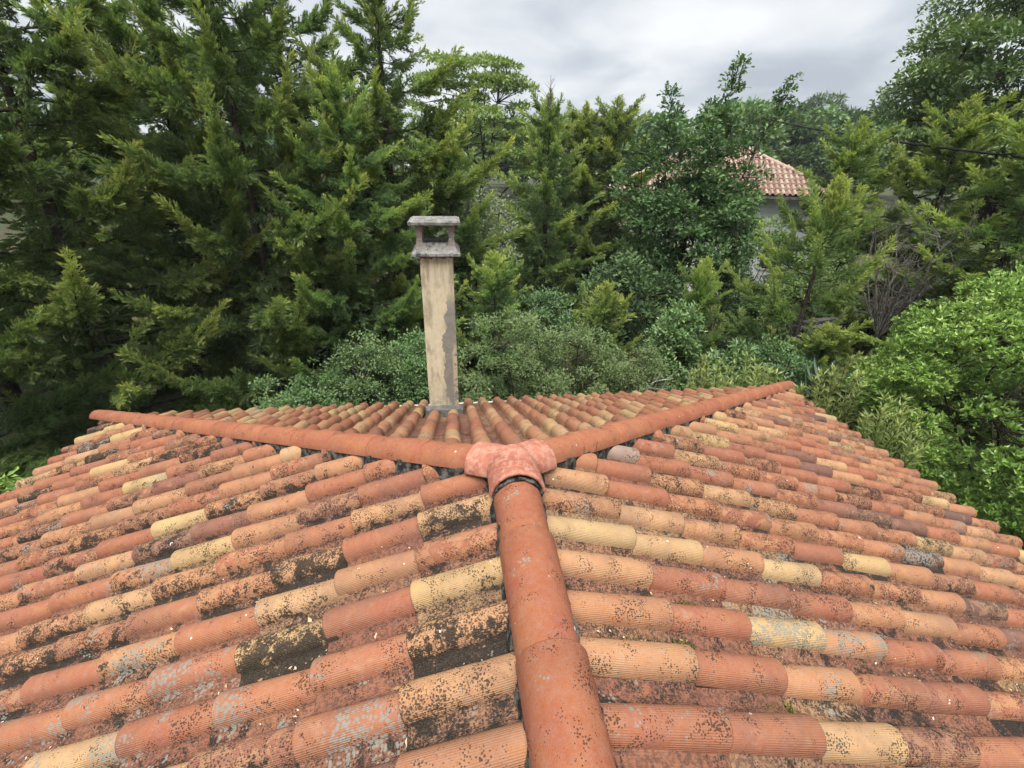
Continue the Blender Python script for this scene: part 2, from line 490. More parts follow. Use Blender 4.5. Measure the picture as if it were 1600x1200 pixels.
L_SILV = leaf_material('silvery_foliage', (0.09, 0.13, 0.07), (0.17, 0.215, 0.13), (0.28, 0.33, 0.22), 0.5, 0.4, 0.2)
L_PINE = leaf_material('pine_foliage', (0.070, 0.113, 0.070), (0.111, 0.161, 0.091), (0.172, 0.217, 0.111), 0.6, 0.25, 0.1)
L_BLUE = leaf_material('blue_strap_foliage', (0.04, 0.075, 0.055), (0.06, 0.1, 0.075), (0.09, 0.14, 0.1), 0.5, 0.35, 0.2)

# ------------------------------------------------------------------ ground
def ground_material():
    m, nt = newmat('leaf_litter_ground')
    pos = nd(nt, 'ShaderNodeNewGeometry').outputs['Position']
    a = nz(nt, pos, 0.8, 6.0, 0.6)
    b = nz(nt, pos, 14.0, 6.0, 0.7)
    col = mix(nt, sstep(nt, b, 0.35, 0.65), (0.03, 0.021, 0.014), (0.085, 0.06, 0.04))
    col = mix(nt, sstep(nt, a, 0.40, 0.55), col, (0.03, 0.05, 0.018))
    finish(nt, col, 0.95, 0.1, bump(nt, b, 0.8, 0.03))
    return m


N = 48
gx = np.concatenate([-np.geomspace(600, 12, 16), np.linspace(-10, 20, 40), np.geomspace(24, 600, 16)])
gy = np.concatenate([-np.geomspace(600, 12, 14), np.linspace(-10, 30, 50), np.geomspace(34, 600, 16)])
GX, GY = np.meshgrid(gx, gy)
GZ = 0.10 * np.sin(GX * 0.7) * np.cos(GY * 0.6) + 0.05 * np.sin(GX * 2.1 + GY * 1.3) - 0.1
GZ = np.where((abs(GX) < 6) & (GY < 7), -0.1, GZ)
idx = np.arange(GX.size).reshape(GX.shape)
gq = np.stack([idx[:-1, :-1], idx[:-1, 1:], idx[1:, 1:], idx[1:, :-1]], -1).reshape(-1, 4)
g = link('ground', npmesh('ground', np.stack([GX, GY, GZ], -1).reshape(-1, 3), gq, True), None, ground_material())
tag(g, 'dark soil and leaf litter under the trees', None, None, 'structure')

# ------------------------------------------------------------------ the house and its tiled roof
ZR = 4.57                      # top of the ridge tiles
ZC = 4.487                      # barrel crests at the ridge line
W, A, D = 5.41, 4.45, 2.204    # half width, plan depth of the hip end, where the ridge ends
EZ = 2.603                     # crest height at the eaves
SS, SF = (ZC - EZ) / W, (ZC - EZ) / A
HB = 0.088                     # barrel height
Q = 0.234                       # spacing of rows
EXP = 0.405                    # plan exposure of a course
YB = -2.2                      # how far the roof is built behind the camera

house = tag(empty('house', (0, 2, 0)), 'house under the mottled terracotta barrel-tile hip roof with a tall chimney', 'house')
HM = Matrix.Translation((0, -2, 0))   # children are written in world coordinates


def hpart(o):
    o.matrix_local = HM
    return o


mb = MB().box(-W + 0.45, W - 0.45, YB, D + A - 0.45, -0.1, EZ - 0.12)
hpart(mb.build('wall', M_WALL, house))

# deck of the roof: three sloping sheets just under the pans
dz = HB / 0.94 + 0.03
zr, ze = ZC - dz, EZ - dz
Jp = (0, D, zr)
mb = MB()
mb.add([(-W, YB, ze), (0, YB, zr), Jp, (-W, D + A, ze)], [[0, 3, 2, 1]])
mb.add([(W, YB, ze), (0, YB, zr), Jp, (W, D + A, ze)], [[0, 1, 2, 3]])
mb.add([Jp, (-W, D + A, ze), (W, D + A, ze)], None, [[0, 1, 2]])
mb.add([(-W, YB, ze - 0.09), (0, YB, zr - 0.09), (0, D, zr - 0.09), (-W, D + A, ze - 0.09)], [[0, 1, 2, 3]])
mb.add([(W, YB, ze - 0.09), (0, YB, zr - 0.09), (0, D, zr - 0.09), (W, D + A, ze - 0.09)], [[0, 3, 2, 1]])
mb.add([(0, D, zr - 0.09), (-W, D + A, ze - 0.09), (W, D + A, ze - 0.09)], None, [[0, 2, 1]])
roof = hpart(mb.build('roof', M_DECK, house))
mb = MB()
mb.box(-W + 0.02, W - 0.02, D + A - 0.06, D + A - 0.03, ze - 0.2, ze - 0.03)
hpart(mb.build('fascia_board', M_DECK, house))
for sgn in (-1, 1):
    mb = MB().box(min(sgn * (W - 0.06), sgn * (W - 0.03)), max(sgn * (W - 0.06), sgn * (W - 0.03)), YB, D + A - 0.07, ze - 0.2, ze - 0.03)
    hpart(mb.build('fascia_board', M_DECK, house))


def tile_proto(nb, L=0.475, rings=2, q=Q, hb=HB, rb=0.0735, thick=0.014):
    """one-piece roman tile: barrel on the left, pan on the right. local: x across, y upslope, z normal"""
    prof = []
    for i in range(nb + 1):
        a = math.pi - math.pi * i / nb
        prof.append((rb * math.cos(a), hb * math.sin(a) ** 0.85, math.cos(a), math.sin(a)))
    for (x, z) in ((0.25, -0.006), (0.55, -0.010), (0.85, -0.004), (1.1, 0.012)):
        x0, x1 = rb, q - rb
        prof.append((x0 + (x1 - x0) * x, z, 0, 1))
    P = np.array(prof)
    s = np.concatenate([[0], np.cumsum(np.hypot(np.diff(P[:, 0]), np.diff(P[:, 1])))])
    n = len(P)
    ys = [0.0, 0.006] + [L * (k + 1) / rings for k in range(rings)]
    V, UV = [], []

    def ring(y, inset, zoff):
        tp = 1.0 - 0.11 * y / L
        for (x, z, nx, nzv), sv in zip(P, s):
            barrel = (nx != 0 or nzv != 1 or abs(x) < 1e-6)
            zz = z * (tp if z > 0.013 else 1)
            V.append(((x * tp if abs(x) <= rb else x) - nx * inset, y, zz - nzv * inset + zoff))
            UV.append((sv, y))
    lift = lambda y: 0.025 * (1 - y / EXP)
    ring(0.07, thick, lift(0.0) - 0.003)
    ring(0.0, thick, lift(0.0))
    ring(0.0, 0.003, lift(0.0))
    ring(0.006, 0.0, lift(0.0))
    for y in ys[2:]:
        ring(y, 0.0, lift(y))
    nr = len(V) // n
    F = []
    for r in range(nr - 1):
        for i in range(n - 1):
            a = r * n + i
            F.append((a, a + 1, a + n + 1, a + n))
    return np.array(V), np.array(F), np.array(UV)


HI = tile_proto(12, rings=2)
LO = tile_proto(8, rings=1)
HIT, LOT = tile_proto(12, 0.585, 2), tile_proto(8, 0.585, 1)


def tile_mesh(proto, name='roof_tile', plane=None):
    V, F, UV = proto
    if plane is None:
        return npmesh(name, V, F, True, None, UV)
    bm = bmesh.new()
    ul = bm.loops.layers.uv.new('UVMap')
    vs = [bm.verts.new(v) for v in V]
    for f in F:
        fc = bm.faces.new([vs[i] for i in f])
        fc.smooth = True
        for lp, i in zip(fc.loops, f):
            lp[ul].uv = UV[i]
    for co, no in plane:
        bmesh.ops.bisect_plane(bm, geom=bm.verts[:] + bm.edges[:] + bm.faces[:], plane_co=co, plane_no=no, clear_outer=True)
    if len(bm.faces) == 0:
        bm.free()
        return None
    me = bpy.data.meshes.new(name)
    bmesh.ops.triangulate(bm, faces=bm.faces[:])
    bm.to_mesh(me)
    bm.free()
    return me


nh = np.hypot(W, A)
nR = np.array([A, -W, 0]) / nh
nL = np.array([-A, -W, 0]) / nh
J2 = np.array([0, D, 0])
HIPCUT = 0.105

slots = []      # dicts: matrix, planes (world), centre


def plane_rows(u, v, nrm, origins, planes, side):
    for (o, look, top) in origins:
        ja = random.gauss(0, 0.007)
        if random.random() < 0.12:      # a slipped tile
            ja += random.gauss(0, 0.022)
            o = o - Vector(v) * random.uniform(0.0, 0.022) + Vector(nrm) * random.uniform(0, 0.006)
        M = Matrix(((u[0], v[0], nrm[0], 0), (u[1], v[1], nrm[1], 0), (u[2], v[2], nrm[2], 0), (0, 0, 0, 1)))
        M = Matrix.Translation(o) @ M @ Matrix.Rotation(ja, 4, 'Z') @ Matrix.Rotation(random.gauss(0, 0.006), 4, 'X') @ Matrix.Rotation(random.gauss(0, 0.02), 4, 'Y')
        slots.append({'M': M, 'planes': planes, 'side': side, 'look': look, 'top': top})


OVL = [(-0.3, 1.59, 0.8, 0.35, 0.0), (-0.32, 2.08, 0.68, 0.75, 0.1), (-0.27, 1.86, 0.2, 0.5, 0.0), (-0.32, 1.34, 0.55, 0.95, 0.1), (-0.3, 1.12, 0.55, 0.6, 0.1), (-0.7, 1.08, 0.58, 0.9, 0.1), (-0.7, 1.54, 0.18, 0.12, 0.0), (-0.65, 1.24, 0.22, 0.15, 0.1), (-1.09, 1.56, 0.8, 1.15, 0.0), (-1.08, 1.79, 0.68, 0.5, 0.1), (-0.69, 1.8, 0.5, 0.15, 0.0), (-0.7, 2.06, 0.2, 0.15, 0.0), (-0.31, 0.9, 0.42, 0.2, 0.0), (-1.09, 1.28, 0.3, 0.15, 0.3), (-1.84, 2.45, 0.85, 0.5, 0.0), (-1.38, 2.68, 0.85, 0.35, 0.0), (-1.26, 2.9, 0.5, 0.4, 0.0), (-1.1, 2.81, 0.2, 0.15, 0.0), (-0.75, 2.57, 0.15, 0.15, 0.0), (-0.73, 2.33, 0.55, 0.6, 0.0), (-2.19, 2.86, 0.85, 0.3, 0.1), (-1.61, 2.63, 0.45, 0.3, 0.0), (-1.59, 2.28, 0.3, 0.5, 0.0), (-1.81, 2.25, 0.45, 0.75, 0.0), (-1.61, 1.75, 0.35, 0.4, 0.0), (-1.88, 1.76, 0.5, 0.6, 0.5), (-1.48, 1.76, 0.25, 0.2, 0.1), (-1.49, 1.5, 0.3, 0.2, 0.6), (-1.88, 1.54, 0.35, 0.3, 0.6), (-2.16, 1.63, 0.3, 0.2, 0.5), (-1.82, 1.24, 0.72, 0.3, 0.6), (-2.99, 2.38, 0.2, 0.2, 0.1), (-0.76, 1.39, 0.3, 0.2, 0.4), (-0.91, 1.02, 0.3, 0.3, 0.5)]
OVR = [(0.37, 1.89, 0.86, 0.12, 0.0), (0.8, 1.94, 0.6, 0.3, 0.1), (1.19, 2.13, 0.85, 0.3, 0.7), (0.4, 2.16, 0.55, 0.1, 0.0), (0.75, 2.15, 0.2, 0.1, 0.0), (0.43, 2.41, 0.4, 0.05, 0.0), (0.82, 2.65, 0.97, 0.4, 0.2), (0.83, 2.4, 0.2, 0.1, 0.0), (0.4, 1.65, 0.55, 0.35, 0.1), (0.81, 1.67, 0.18, 0.3, 0.4), (1.38, 1.98, 0.5, 0.5, 0.3), (0.35, 1.36, 0.45, 0.35, 0.1), (0.69, 1.38, 0.22, 0.2, 0.2), (1.17, 1.35, 0.8, 0.3, 0.8), (1.55, 1.32, 0.5, 0.3, 0.8), (0.38, 1.13, 0.55, 0.3, 0.2), (0.74, 1.1, 0.22, 0.15, 0.1), (1.19, 1.09, 0.5, 0.35, 0.2), (0.36, 0.85, 0.22, 0.35, 0.3), (0.73, 0.86, 0.2, 0.15, 0.1), (1.15, 0.84, 0.72, 0.3, 0.2), (3.57, 2.4, 0.85, 0.9, 0.3), (3.31, 2.18, 0.03, 1.0, 1.0), (2.59, 1.98, 0.85, 0.4, 0.2), (1.14, 1.78, 0.5, 0.35, 0.1), (1.84, 1.96, 0.2, 0.1, 0.1), (1.3, 1.67, 0.15, 0.4, 0.3), (1.94, 1.33, 0.2, 0.3, 0.4), (1.82, 1.66, 0.45, 0.4, 0.1), (3.1, 1.71, 0.04, 0.6, 0.2)]


def rnd_look(side):
    r = random.random()
    if side == 'F':
        t = random.gauss(0.24, 0.05) if r < 0.48 else random.gauss(0.47, 0.05) if r < 0.72 else random.gauss(0.68, 0.05) if r < 0.92 else random.gauss(0.84, 0.03)
        l = abs(random.gauss(0.10, 0.12))
        gy_ = abs(random.gauss(0.05, 0.1))
    else:
        t = random.gauss(0.22, 0.05) if r < 0.52 else random.gauss(0.45, 0.05) if r < 0.74 else random.gauss(0.62, 0.05) if r < 0.85 else random.gauss(0.82, 0.04) if r < 0.90 else random.gauss(0.10, 0.03)
        l = abs(random.gauss(0.38 if side == 'R' else 0.44, 0.2))
        if random.random() < (0.14 if side == 'L' else 0.09):
            l += 0.4
        gy_ = abs(random.gauss(0.12, 0.22))
    return [min(max(t, 0.01), 0.99), l, gy_]


cS, sS = math.cos(math.atan(SS)), math.sin(math.atan(SS))
cF, sF = math.cos(math.atan(SF)), math.sin(math.atan(SF))
EL, ER = 0.505 + 12 * EXP, 0.58 + 12 * EXP
for side, sgn, x0, y0, OV in (('L', -1, 0.505, 1.07, OVL), ('R', 1, 0.58, 1.10, OVR)):
    org = []
    for kr in range(-14, 26):
        y = y0 + kr * Q
        if y < YB or y > D + A:
            continue
        for kc in range(13):
            x = x0 + kc * EXP + random.gauss(0, 0.004)
            zc = ZC - SS * x - HB / cS
            org.append([Vector((sgn * x, y + random.gauss(0, 0.004), zc)), rnd_look(side), kc == 0])
    for (ox, oy, t, l, gr_) in OV:
        best = min(org, key=lambda e: ((abs(e[0].x) - 0.20 - abs(ox)) / EXP) ** 2 + ((e[0].y - oy) / Q) ** 2)
        best[1] = [t, l * 0.9 + 0.05, gr_]
    n_ = nL if side == 'L' else nR
    plane_rows((0, -sgn * -1.0, 0) if side == 'R' else (0, -1, 0), (-sgn * cS, 0, sS), (sgn * sS, 0, cS), org,
               [(J2 + n_ * HIPCUT, -n_)], side)
org = []
CHX0, CHX1, CHY0, CHY1 = -0.655, -0.277, 5.45, 5.83
for kr in range(-23, 25):
    x = -0.585 + kr * Q
    if abs(x) > W:
        continue
    for kc in range(0, 11):
        yl = D + A + 0.02 - kc * 0.405
        if yl < D - 0.4:
            continue
        if CHX0 - 0.03 < x < CHX1 + 0.03 and yl > 5.3:
            continue
        zc = ZC - SF * (yl - D) - HB / cF
        org.append([Vector((x + random.gauss(0, 0.004), yl + random.gauss(0, 0.004), zc)), rnd_look('F'), False])
plane_rows((-1, 0, 0), (0, -cF, sF), (0, sF, cF), org, [(J2 - nR * HIPCUT, nR), (J2 - nL * HIPCUT, nL)], 'F')

# score by size in the picture, classify as whole / cut / gone
keep = []
VLO = np.c_[LOT[0], np.ones(len(LOT[0]))]
for s in slots:
    Mn = np.array(s['M'])
    wv = (VLO @ Mn.T)[:, :3]
    cut = False
    gone = False
    for co, no in s['planes']:
        dd = (wv - co) @ no
        if dd.min() > -0.02:
            gone = True
        elif dd.max() > 0:
            cut = True
    if gone:
        continue
    s['cut'] = cut
    c = wv.mean(0)
    d = c - np.array(CAM)
    z = d @ np.array(cf)
    s['score'] = 0
    if z > 0.2:
        px, py = 724.15 * (d @ np.array(cr)) / z, 724.15 * (d @ np.array(cu)) / z
        nrm = Mn[:3, 2]
        if abs(px) < 830 and -650 < py < 600:
            s['score'] = max(0.02, -(d @ nrm) / np.linalg.norm(d)) / z ** 2
    keep.append(s)
keep.sort(key=lambda s: -s['score'])
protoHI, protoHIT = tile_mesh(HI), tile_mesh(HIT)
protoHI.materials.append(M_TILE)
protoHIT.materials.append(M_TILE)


def local_planes(s):
    Mi = s['M'].inverted()
    out = []
    for co, no in s['planes']:
        j = random.uniform(-0.02, 0.02)
        out.append((Mi @ Vector(co + no * j), (Mi.to_3x3() @ Vector(no)).normalized()))
    return out


accV, accF, accU, accL, an = [], [], [], [], 0
for i, s in enumerate(keep):
    if i < 300 and s['score'] > 0:
        me = protoHIT if s['top'] else protoHI
        if s['cut']:
            me = tile_mesh(HIT if s['top'] else HI, plane=local_planes(s))
            if me is None:
                continue
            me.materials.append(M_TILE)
        o = link('roof_tile', me, roof, None, s['M'])
        o['look'] = [float(v) for v in s['look']]
    else:
        if s['cut']:
            me = tile_mesh(LOT if s['top'] else LO, plane=local_planes(s))
            if me is None:
                continue
            nv = len(me.vertices)
            V = np.empty(nv * 3, np.float32)
            me.vertices.foreach_get('co', V)
            V = V.reshape(-1, 3)
            F = np.empty(len(me.polygons) * 3, np.int32)
            me.loops.foreach_get('vertex_index', F)
            Uv = np.empty(len(me.loops) * 2, np.float32)
            me.uv_layers[0].data.foreach_get('uv', Uv)
            UV = np.zeros((nv, 2), np.float32)
            UV[F] = Uv.reshape(-1, 2)
            F = F.reshape(-1, 3)
            bpy.data.meshes.remove(me)
        else:
            V, F4, UV = LOT if s['top'] else LO
            F = np.concatenate([F4[:, [0, 1, 2]], F4[:, [0, 2, 3]]])
        Mn = np.array(s['M'])
        accV.append(V @ Mn[:3, :3].T + Mn[:3, 3])
        accF.append(F + an)
        accU.append(UV)
        accL.append(np.tile(np.array(s['look'], np.float32), (len(V), 1)))
        an += len(V)
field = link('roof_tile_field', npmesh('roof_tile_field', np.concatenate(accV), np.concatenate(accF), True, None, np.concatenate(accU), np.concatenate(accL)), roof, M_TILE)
field['kind'] = 'stuff'

# ridge and hip tiles
def ridge_mesh(L=0.64, r0=0.114, r1=0.107, n=14, seg=3, amax=84, th=0.014):
    V, UV, F = [], [], []
    def ring(x, r, dr):
        for i in range(n + 1):
            a = R(-amax + 2 * amax * i / n)
            V.append((x, (r - dr) * math.sin(a), (r - dr) * math.cos(a)))
            UV.append((r * (a + R(amax)), x))
    ring(0.06, r0, th)
    ring(0.0, r0, th)
    ring(0.0, r0, 0.003)
    ring(0.005, r0, 0.0)
    for k in range(1, seg + 1):
        ring(L * k / seg, r0 + (r1 - r0) * k / seg, 0)
    m = n + 1
    for r in range(len(V) // m - 1):
        for i in range(n):
            a = r * m + i
            F.append((a, a + m, a + m + 1, a + 1))
    return npmesh('ridge_tile', V, np.array(F), True, None, np.array(UV))


rm, rmn = ridge_mesh(), ridge_mesh(0.64, 0.134, 0.121, 18)
rm.materials.append(M_RIDGE)
rmn.materials.append(M_RIDGE)


def axes(loc, xd, upv=(0, 0, 1)):
    x = Vector(xd).normalized()
    y = Vector(upv).cross(x).normalized()
    z = x.cross(y)
    return Matrix(((x.x, y.x, z.x, loc[0]), (x.y, y.y, z.y, loc[1]), (x.z, y.z, z.z, loc[2]), (0, 0, 0, 1)))


def put_ridge(p, xd, tilt, look, me=None):
    m = axes(p, xd) @ Matrix.Rotation(tilt, 4, 'Y') @ Matrix.Rotation(random.gauss(0, 0.015), 4, 'X') @ Matrix.Rotation(random.gauss(0, 0.004), 4, 'Z')
    o = link('ridge_tile', me or rm, roof, None, m)
    o['look'] = look


for yv in (2.17, 1.62, 1.05, 0.5, -0.06, -0.62, -1.18, -1.74):
    put_ridge((random.gauss(0, 0.004), yv, ZR - 0.134), (0, -1, 0), 0.012, [random.uniform(0.19, 0.23), random.uniform(0.08, 0.16), random.uniform(0.05, 0.2)], rmn)
HIPL = (W ** 2 + A ** 2 + (ZC - EZ) ** 2) ** 0.5
for sgn in (-1, 1):
    hd = Vector((sgn * W, A, EZ - ZC)).normalized()
    st = 0.16
    while st < HIPL - 0.1:
        p = Vector((0, D, ZR - 0.102)) + hd * st
        # the hip cover is laid in an even line down to the eave corner
        p.z -= 0.02 * st / HIPL
        put_ridge(p, hd, 0.008, [random.uniform(0.20, 0.30), random.uniform(0.05, 0.2) + (0.1 if sgn < 0 and st > 4 else 0), random.uniform(0.0, 0.2) + (0.35 if sgn < 0 and st > 4.8 else 0)])
        st += random.uniform(0.46, 0.53)

# three-way cap over the junction: one shell with three arms
def arm_shell(bm, d, r, L, n=20, th=0.02):
    m = axes((0, 0, 0), d)
    rings = []
    for x, rr in ((-0.05, r), (L, r * 1.03)):
        for q_ in (rr, rr - th):
            rings.append([bm.verts.new(m @ Vector((x, q_ * math.sin(a), q_ * math.cos(a)))) for a in [R(-86 + 172 * i / n) for i in range(n + 1)]])
    o0, i0, o1, i1 = rings
    for i in range(n):
        bm.faces.new((o0[i], o1[i], o1[i + 1], o0[i + 1]))
        bm.faces.new((i0[i], i0[i + 1], i1[i + 1], i1[i]))
        bm.faces.new((o1[i], i1[i], i1[i + 1], o1[i + 1]))
        bm.faces.new((o0[i], o0[i + 1], i0[i + 1], i0[i]))
    for k in (0, n):
        bm.faces.new((o0[k], i0[k], i1[k], o1[k]) if k == 0 else (o0[k], o1[k], i1[k], i0[k]))


bm = bmesh.new()
for sgn in (-1, 1):
    arm_shell(bm, Vector((sgn * W, A, (EZ - ZC) * 0.85)), 0.138, 0.25)
arm_shell(bm, Vector((0, -1, 0.03)), 0.150, 0.25)
bmesh.ops.create_uvsphere(bm, u_segments=20, v_segments=12, radius=0.134)
bmesh.ops.bisect_plane(bm, geom=bm.verts[:] + bm.edges[:] + bm.faces[:], plane_co=(0, 0, -0.03), plane_no=(0, 0, -1), clear_outer=False)
bmesh.ops.recalc_face_normals(bm, faces=bm.faces[:])
me = bpy.data.meshes.new('three_way_ridge_cap')
bm.to_mesh(me)
bm.free()
tmp = link('three_way_ridge_cap', me)
mo = tmp.modifiers.new('remesh', 'REMESH')
mo.mode = 'VOXEL'
mo.voxel_size = 0.007
mo.use_smooth_shade = True
ms = tmp.modifiers.new('smooth', 'SMOOTH')
ms.iterations = 9
ms.factor = 0.5
dg = bpy.context.evaluated_depsgraph_get()
me2 = bpy.data.meshes.new_from_object(tmp.evaluated_get(dg))
bpy.data.objects.remove(tmp)
jc = link('three_way_ridge_cap', me2, roof, M_JUNC, Matrix.Translation((0.0, D - 0.02, ZR - 0.112)))
jc['label'] = 'pinkish red three-armed cap where the ridge splits into two hips'

mrt = ridge_mesh(0.22, 0.139, 0.133, 22, 8, 86)
nv = np.empty(len(mrt.vertices) * 3, np.float32)
mrt.vertices.foreach_get('co', nv)
nv = nv.reshape(-1, 3)
nv += np.array([noise.noise_vector(Vector(v) * 30) for v in nv]) * 0.016
mrt.vertices.foreach_set('co', nv.ravel())
mrt.materials.append(M_MORTAR)
link('mortar_bed', mrt, roof, None, axes((0, D - 0.265, ZR - 0.128), (0, 1, 0)))

# mortar beds under the ridge and hip tiles
def mortar(p0, p1, w, top, bot, seed):
    p0, p1 = np.array(p0), np.array(p1)
    L = np.linalg.norm(p1 - p0)
    n = int(L / 0.035)
    t = np.linspace(0, 1, n)
    ctr = p0 + (p1 - p0) * t[:, None]
    dirv = (p1 - p0) / L
    sidev = np.cross(dirv, [0, 0, 1])
    sidev /= np.linalg.norm(sidev)
    prof = [(-1.25, bot), (-1.12, bot * 0.5 + top * 0.5), (-0.95, top), (0, top + 0.05), (0.95, top), (1.12, bot * 0.5 + top * 0.5), (1.25, bot)]
    V = []
    for i in range(n):
        for j, (a, z) in enumerate(prof):
            k = noise.noise(Vector((ctr[i][0] * 9 + seed, ctr[i][1] * 9, j * 0.9)))
            k2 = noise.noise(Vector((ctr[i][0] * 31 + seed, ctr[i][1] * 31, j * 1.7)))
            V.append(ctr[i] + sidev * w * a * (1 + 0.18 * k + 0.08 * k2) + np.array([0, 0, z + 0.018 * k + 0.01 * k2]))
    m = len(prof)
    F = [(i * m + j, (i + 1) * m + j, (i + 1) * m + j + 1, i * m + j + 1) for i in range(n - 1) for j in range(m - 1)]
    return npmesh('mortar_bed', np.array(V), np.array(F), False)


link('mortar_bed', mortar((0, YB, ZR), (0, D + 0.1, ZR), 0.120, -0.10, -0.27, 3), roof, M_MORTAR)
for sgn in (-1, 1):
    link('mortar_bed', mortar((0, D, ZR - 0.005), (sgn * (W - 0.08), D + A - 0.06, EZ + 0.09), 0.108, -0.085, -0.25, 11 * sgn), roof, M_MORTAR)

# leaf crumbs, flakes and moss lying in the pans
V, F, tn, k = [], [], [], 0
for i in range(4200):
    side = random.choice((-1, 1))
    row = int(random.triangular(-1, 20, 2))
    y = (1.07 if side < 0 else 1.10) + row * Q + (-0.117 if side < 0 else 0.117) + random.gauss(0, 0.022)
    x = random.triangular(0.16, 5.2, 0.5)
    if (Vector((side * x, y, 0)) - Vector((0, D, 0))).dot(Vector(nL if side < 0 else nR)) < 0.14:
        continue
    z = ZC - SS * x - HB / cS - 0.004 + 0.009
    s_ = random.uniform(0.003, 0.011) * (1 if random.random() < 0.9 else 1.8)
    a = random.uniform(0, 6.28)
    tl = [random.uniform(-0.4, 0.4) * s_ for _ in range(4)]
    for j, (qx, qy) in enumerate(((1, 0), (0.1, 0.45), (-1, 0), (-0.1, -0.5))):
        V.append((side * x + s_ * (qx * math.cos(a) - qy * math.sin(a)), y + s_ * (qx * math.sin(a) + qy * math.cos(a)), z + tl[j]))
    F.append((k, k + 1, k + 2, k + 3))
    tn += [0.9 * random.random() ** 1.3] * 4
    k += 4
m, nt = newmat('leaf_crumbs')
t = nd(nt, 'ShaderNodeAttribute', attribute_type='GEOMETRY', attribute_name='tone').outputs['Fac']
finish(nt, ramp(nt, t, [(0, (0.05, 0.03, 0.02)), (0.35, (0.22, 0.13, 0.07)), (0.6, (0.38, 0.24, 0.13)), (0.85, (0.5, 0.36, 0.25)), (1.0, (0.65, 0.6, 0.52))]), 0.9)
o = link('leaf_litter', npmesh('leaf_litter', V, np.array(F), False, tn), roof, m)
o['kind'] = 'stuff'


def tuft(x, y, side, rad, n, mat, name, hgt):
    z = ZC - SS * abs(x) - HB / cS + 0.004
    mb = MB()
    for i in range(n):
        a = random.uniform(0, 6.28)
        r = rad * math.sqrt(random.random())
        px, py = x + r * math.cos(a) * 1.5, y + r * math.sin(a) * 0.6
        h = hgt * (1 - (r / rad) ** 2 * 0.7) * random.uniform(0.6, 1.2)
        w_ = 0.006
        b = random.uniform(0, 6.28)
        zz = z - SS * (abs(px) - abs(x))
        mb.add([(px + w_ * math.cos(b), py + w_ * math.sin(b), zz - 0.006), (px - w_ * math.cos(b), py - w_ * math.sin(b), zz - 0.006),
                (px + random.gauss(0, 0.008), py + random.gauss(0, 0.008), zz + h)], None, [[0, 1, 2]])
    ob = mb.build(name, mat, roof)
    ob['kind'] = 'stuff'
    return ob


M_MOSS = simple_mat('moss', (0.06, 0.07, 0.015), (0.14, 0.13, 0.025), 60.0)
M_LICH = simple_mat('pale_lichen', (0.42, 0.45, 0.34), (0.55, 0.56, 0.45), 60.0)
tuft(0.47, 1.217, 1, 0.07, 260, M_MOSS, 'moss_cushion', 0.02)
tuft(0.62, 1.217, 1, 0.05, 160, M_MOSS, 'moss_cushion', 0.016)
tuft(0.95, 0.983, 1, 0.06, 200, M_MOSS, 'moss_cushion', 0.016)
tuft(0.80, 1.45, 1, 0.05, 160, M_MOSS, 'moss_cushion', 0.014)
tuft(0.43, 1.19, 1, 0.024, 160, M_LICH, 'lichen_tuft', 0.03)

# white gutter along the far eave
mb = MB()
arc = [R(180 + 180 * i / 8) for i in range(9)]
for (x0, x1) in ((-W + 0.05, W - 0.05),):
    V = []
    for x in (x0, x1):
        for rr in (0.075, 0.068):
            V += [(x, D + A + 0.085 + rr * math.cos(a), 2.47 + rr * math.sin(a)) for a in arc]
    F = []
    for i in range(8):
        F += [(i, 18 + i, 19 + i, i + 1), (9 + i, 10 + i, 28 + i, 27 + i)]
    F += [(0, 9, 27, 18), (8, 26, 35, 17)]
    mb.add(V, F)
hpart(mb.build('gutter', M_PVC, house, True))

# ------------------------------------------------------------------ chimney
CX, CYc = (CHX0 + CHX1) / 2, (CHY0 + CHY1) / 2
mb = MB()
nseg = 14
V = []
for i in range(nseg + 1):
    z = 2.55 + (5.085 - 2.55) * i / nseg
    for (x, y) in ((CHX0, CHY0), (CHX1, CHY0), (CHX1, CHY1), (CHX0, CHY1)):
        V.append((x + 0.004 * noise.noise(Vector((x * 9, y * 7, z * 3))), y + 0.004 * noise.noise(Vector((x * 5 + 4, y, z * 3))), z))
F = [(i * 4 + j, i * 4 + (j + 1) % 4, (i + 1) * 4 + (j + 1) % 4, (i + 1) * 4 + j) for i in range(nseg) for j in range(4)]
F.append((nseg * 4, nseg * 4 + 1, nseg * 4 + 2, nseg * 4 + 3))
mb.add(V, F)
chim = hpart(mb.build('chimney', M_CHIM, house, bevel=0.006))
chim['label'] = 'tall square chimney stack in peeling cream render'
zb = 5.087
mb = MB()
hx, hy = 0.272, 0.262
# base slab with sloping top and a flue opening
mb.frus(CX, CYc, zb, hx - 0.012, hy - 0.012, zb + 0.008, hx, hy)
ox, oy = 0.115, 0.115
ring = lambda a, b, z: [(CX - a, CYc - b, z), (CX + a, CYc - b, z), (CX + a, CYc + b, z), (CX - a, CYc + b, z)]
V = ring(hx, hy, zb + 0.0085) + ring(hx, hy, zb + 0.036) + ring(0.205, 0.2, zb + 0.115) + ring(0.165, 0.16, zb + 0.145) + ring(ox, oy, zb + 0.138) + ring(ox, oy, zb + 0.01)
F = [(r * 4 + j, r * 4 + (j + 1) % 4, (r + 1) * 4 + (j + 1) % 4, (r + 1) * 4 + j) for r in range(5) for j in range(4)]
mb.add(V, F)
link('cap_base', mb.mesh('cap_base'), chim, M_CAP)
mb = MB().box(CX - ox, CX + ox, CYc - oy, CYc + oy, zb + 0.012, zb + 0.03)
mb.frus(CX, CYc, zb + 0.03, ox * 0.98, oy * 0.98, zb + 0.031, ox * 0.9, oy * 0.9)
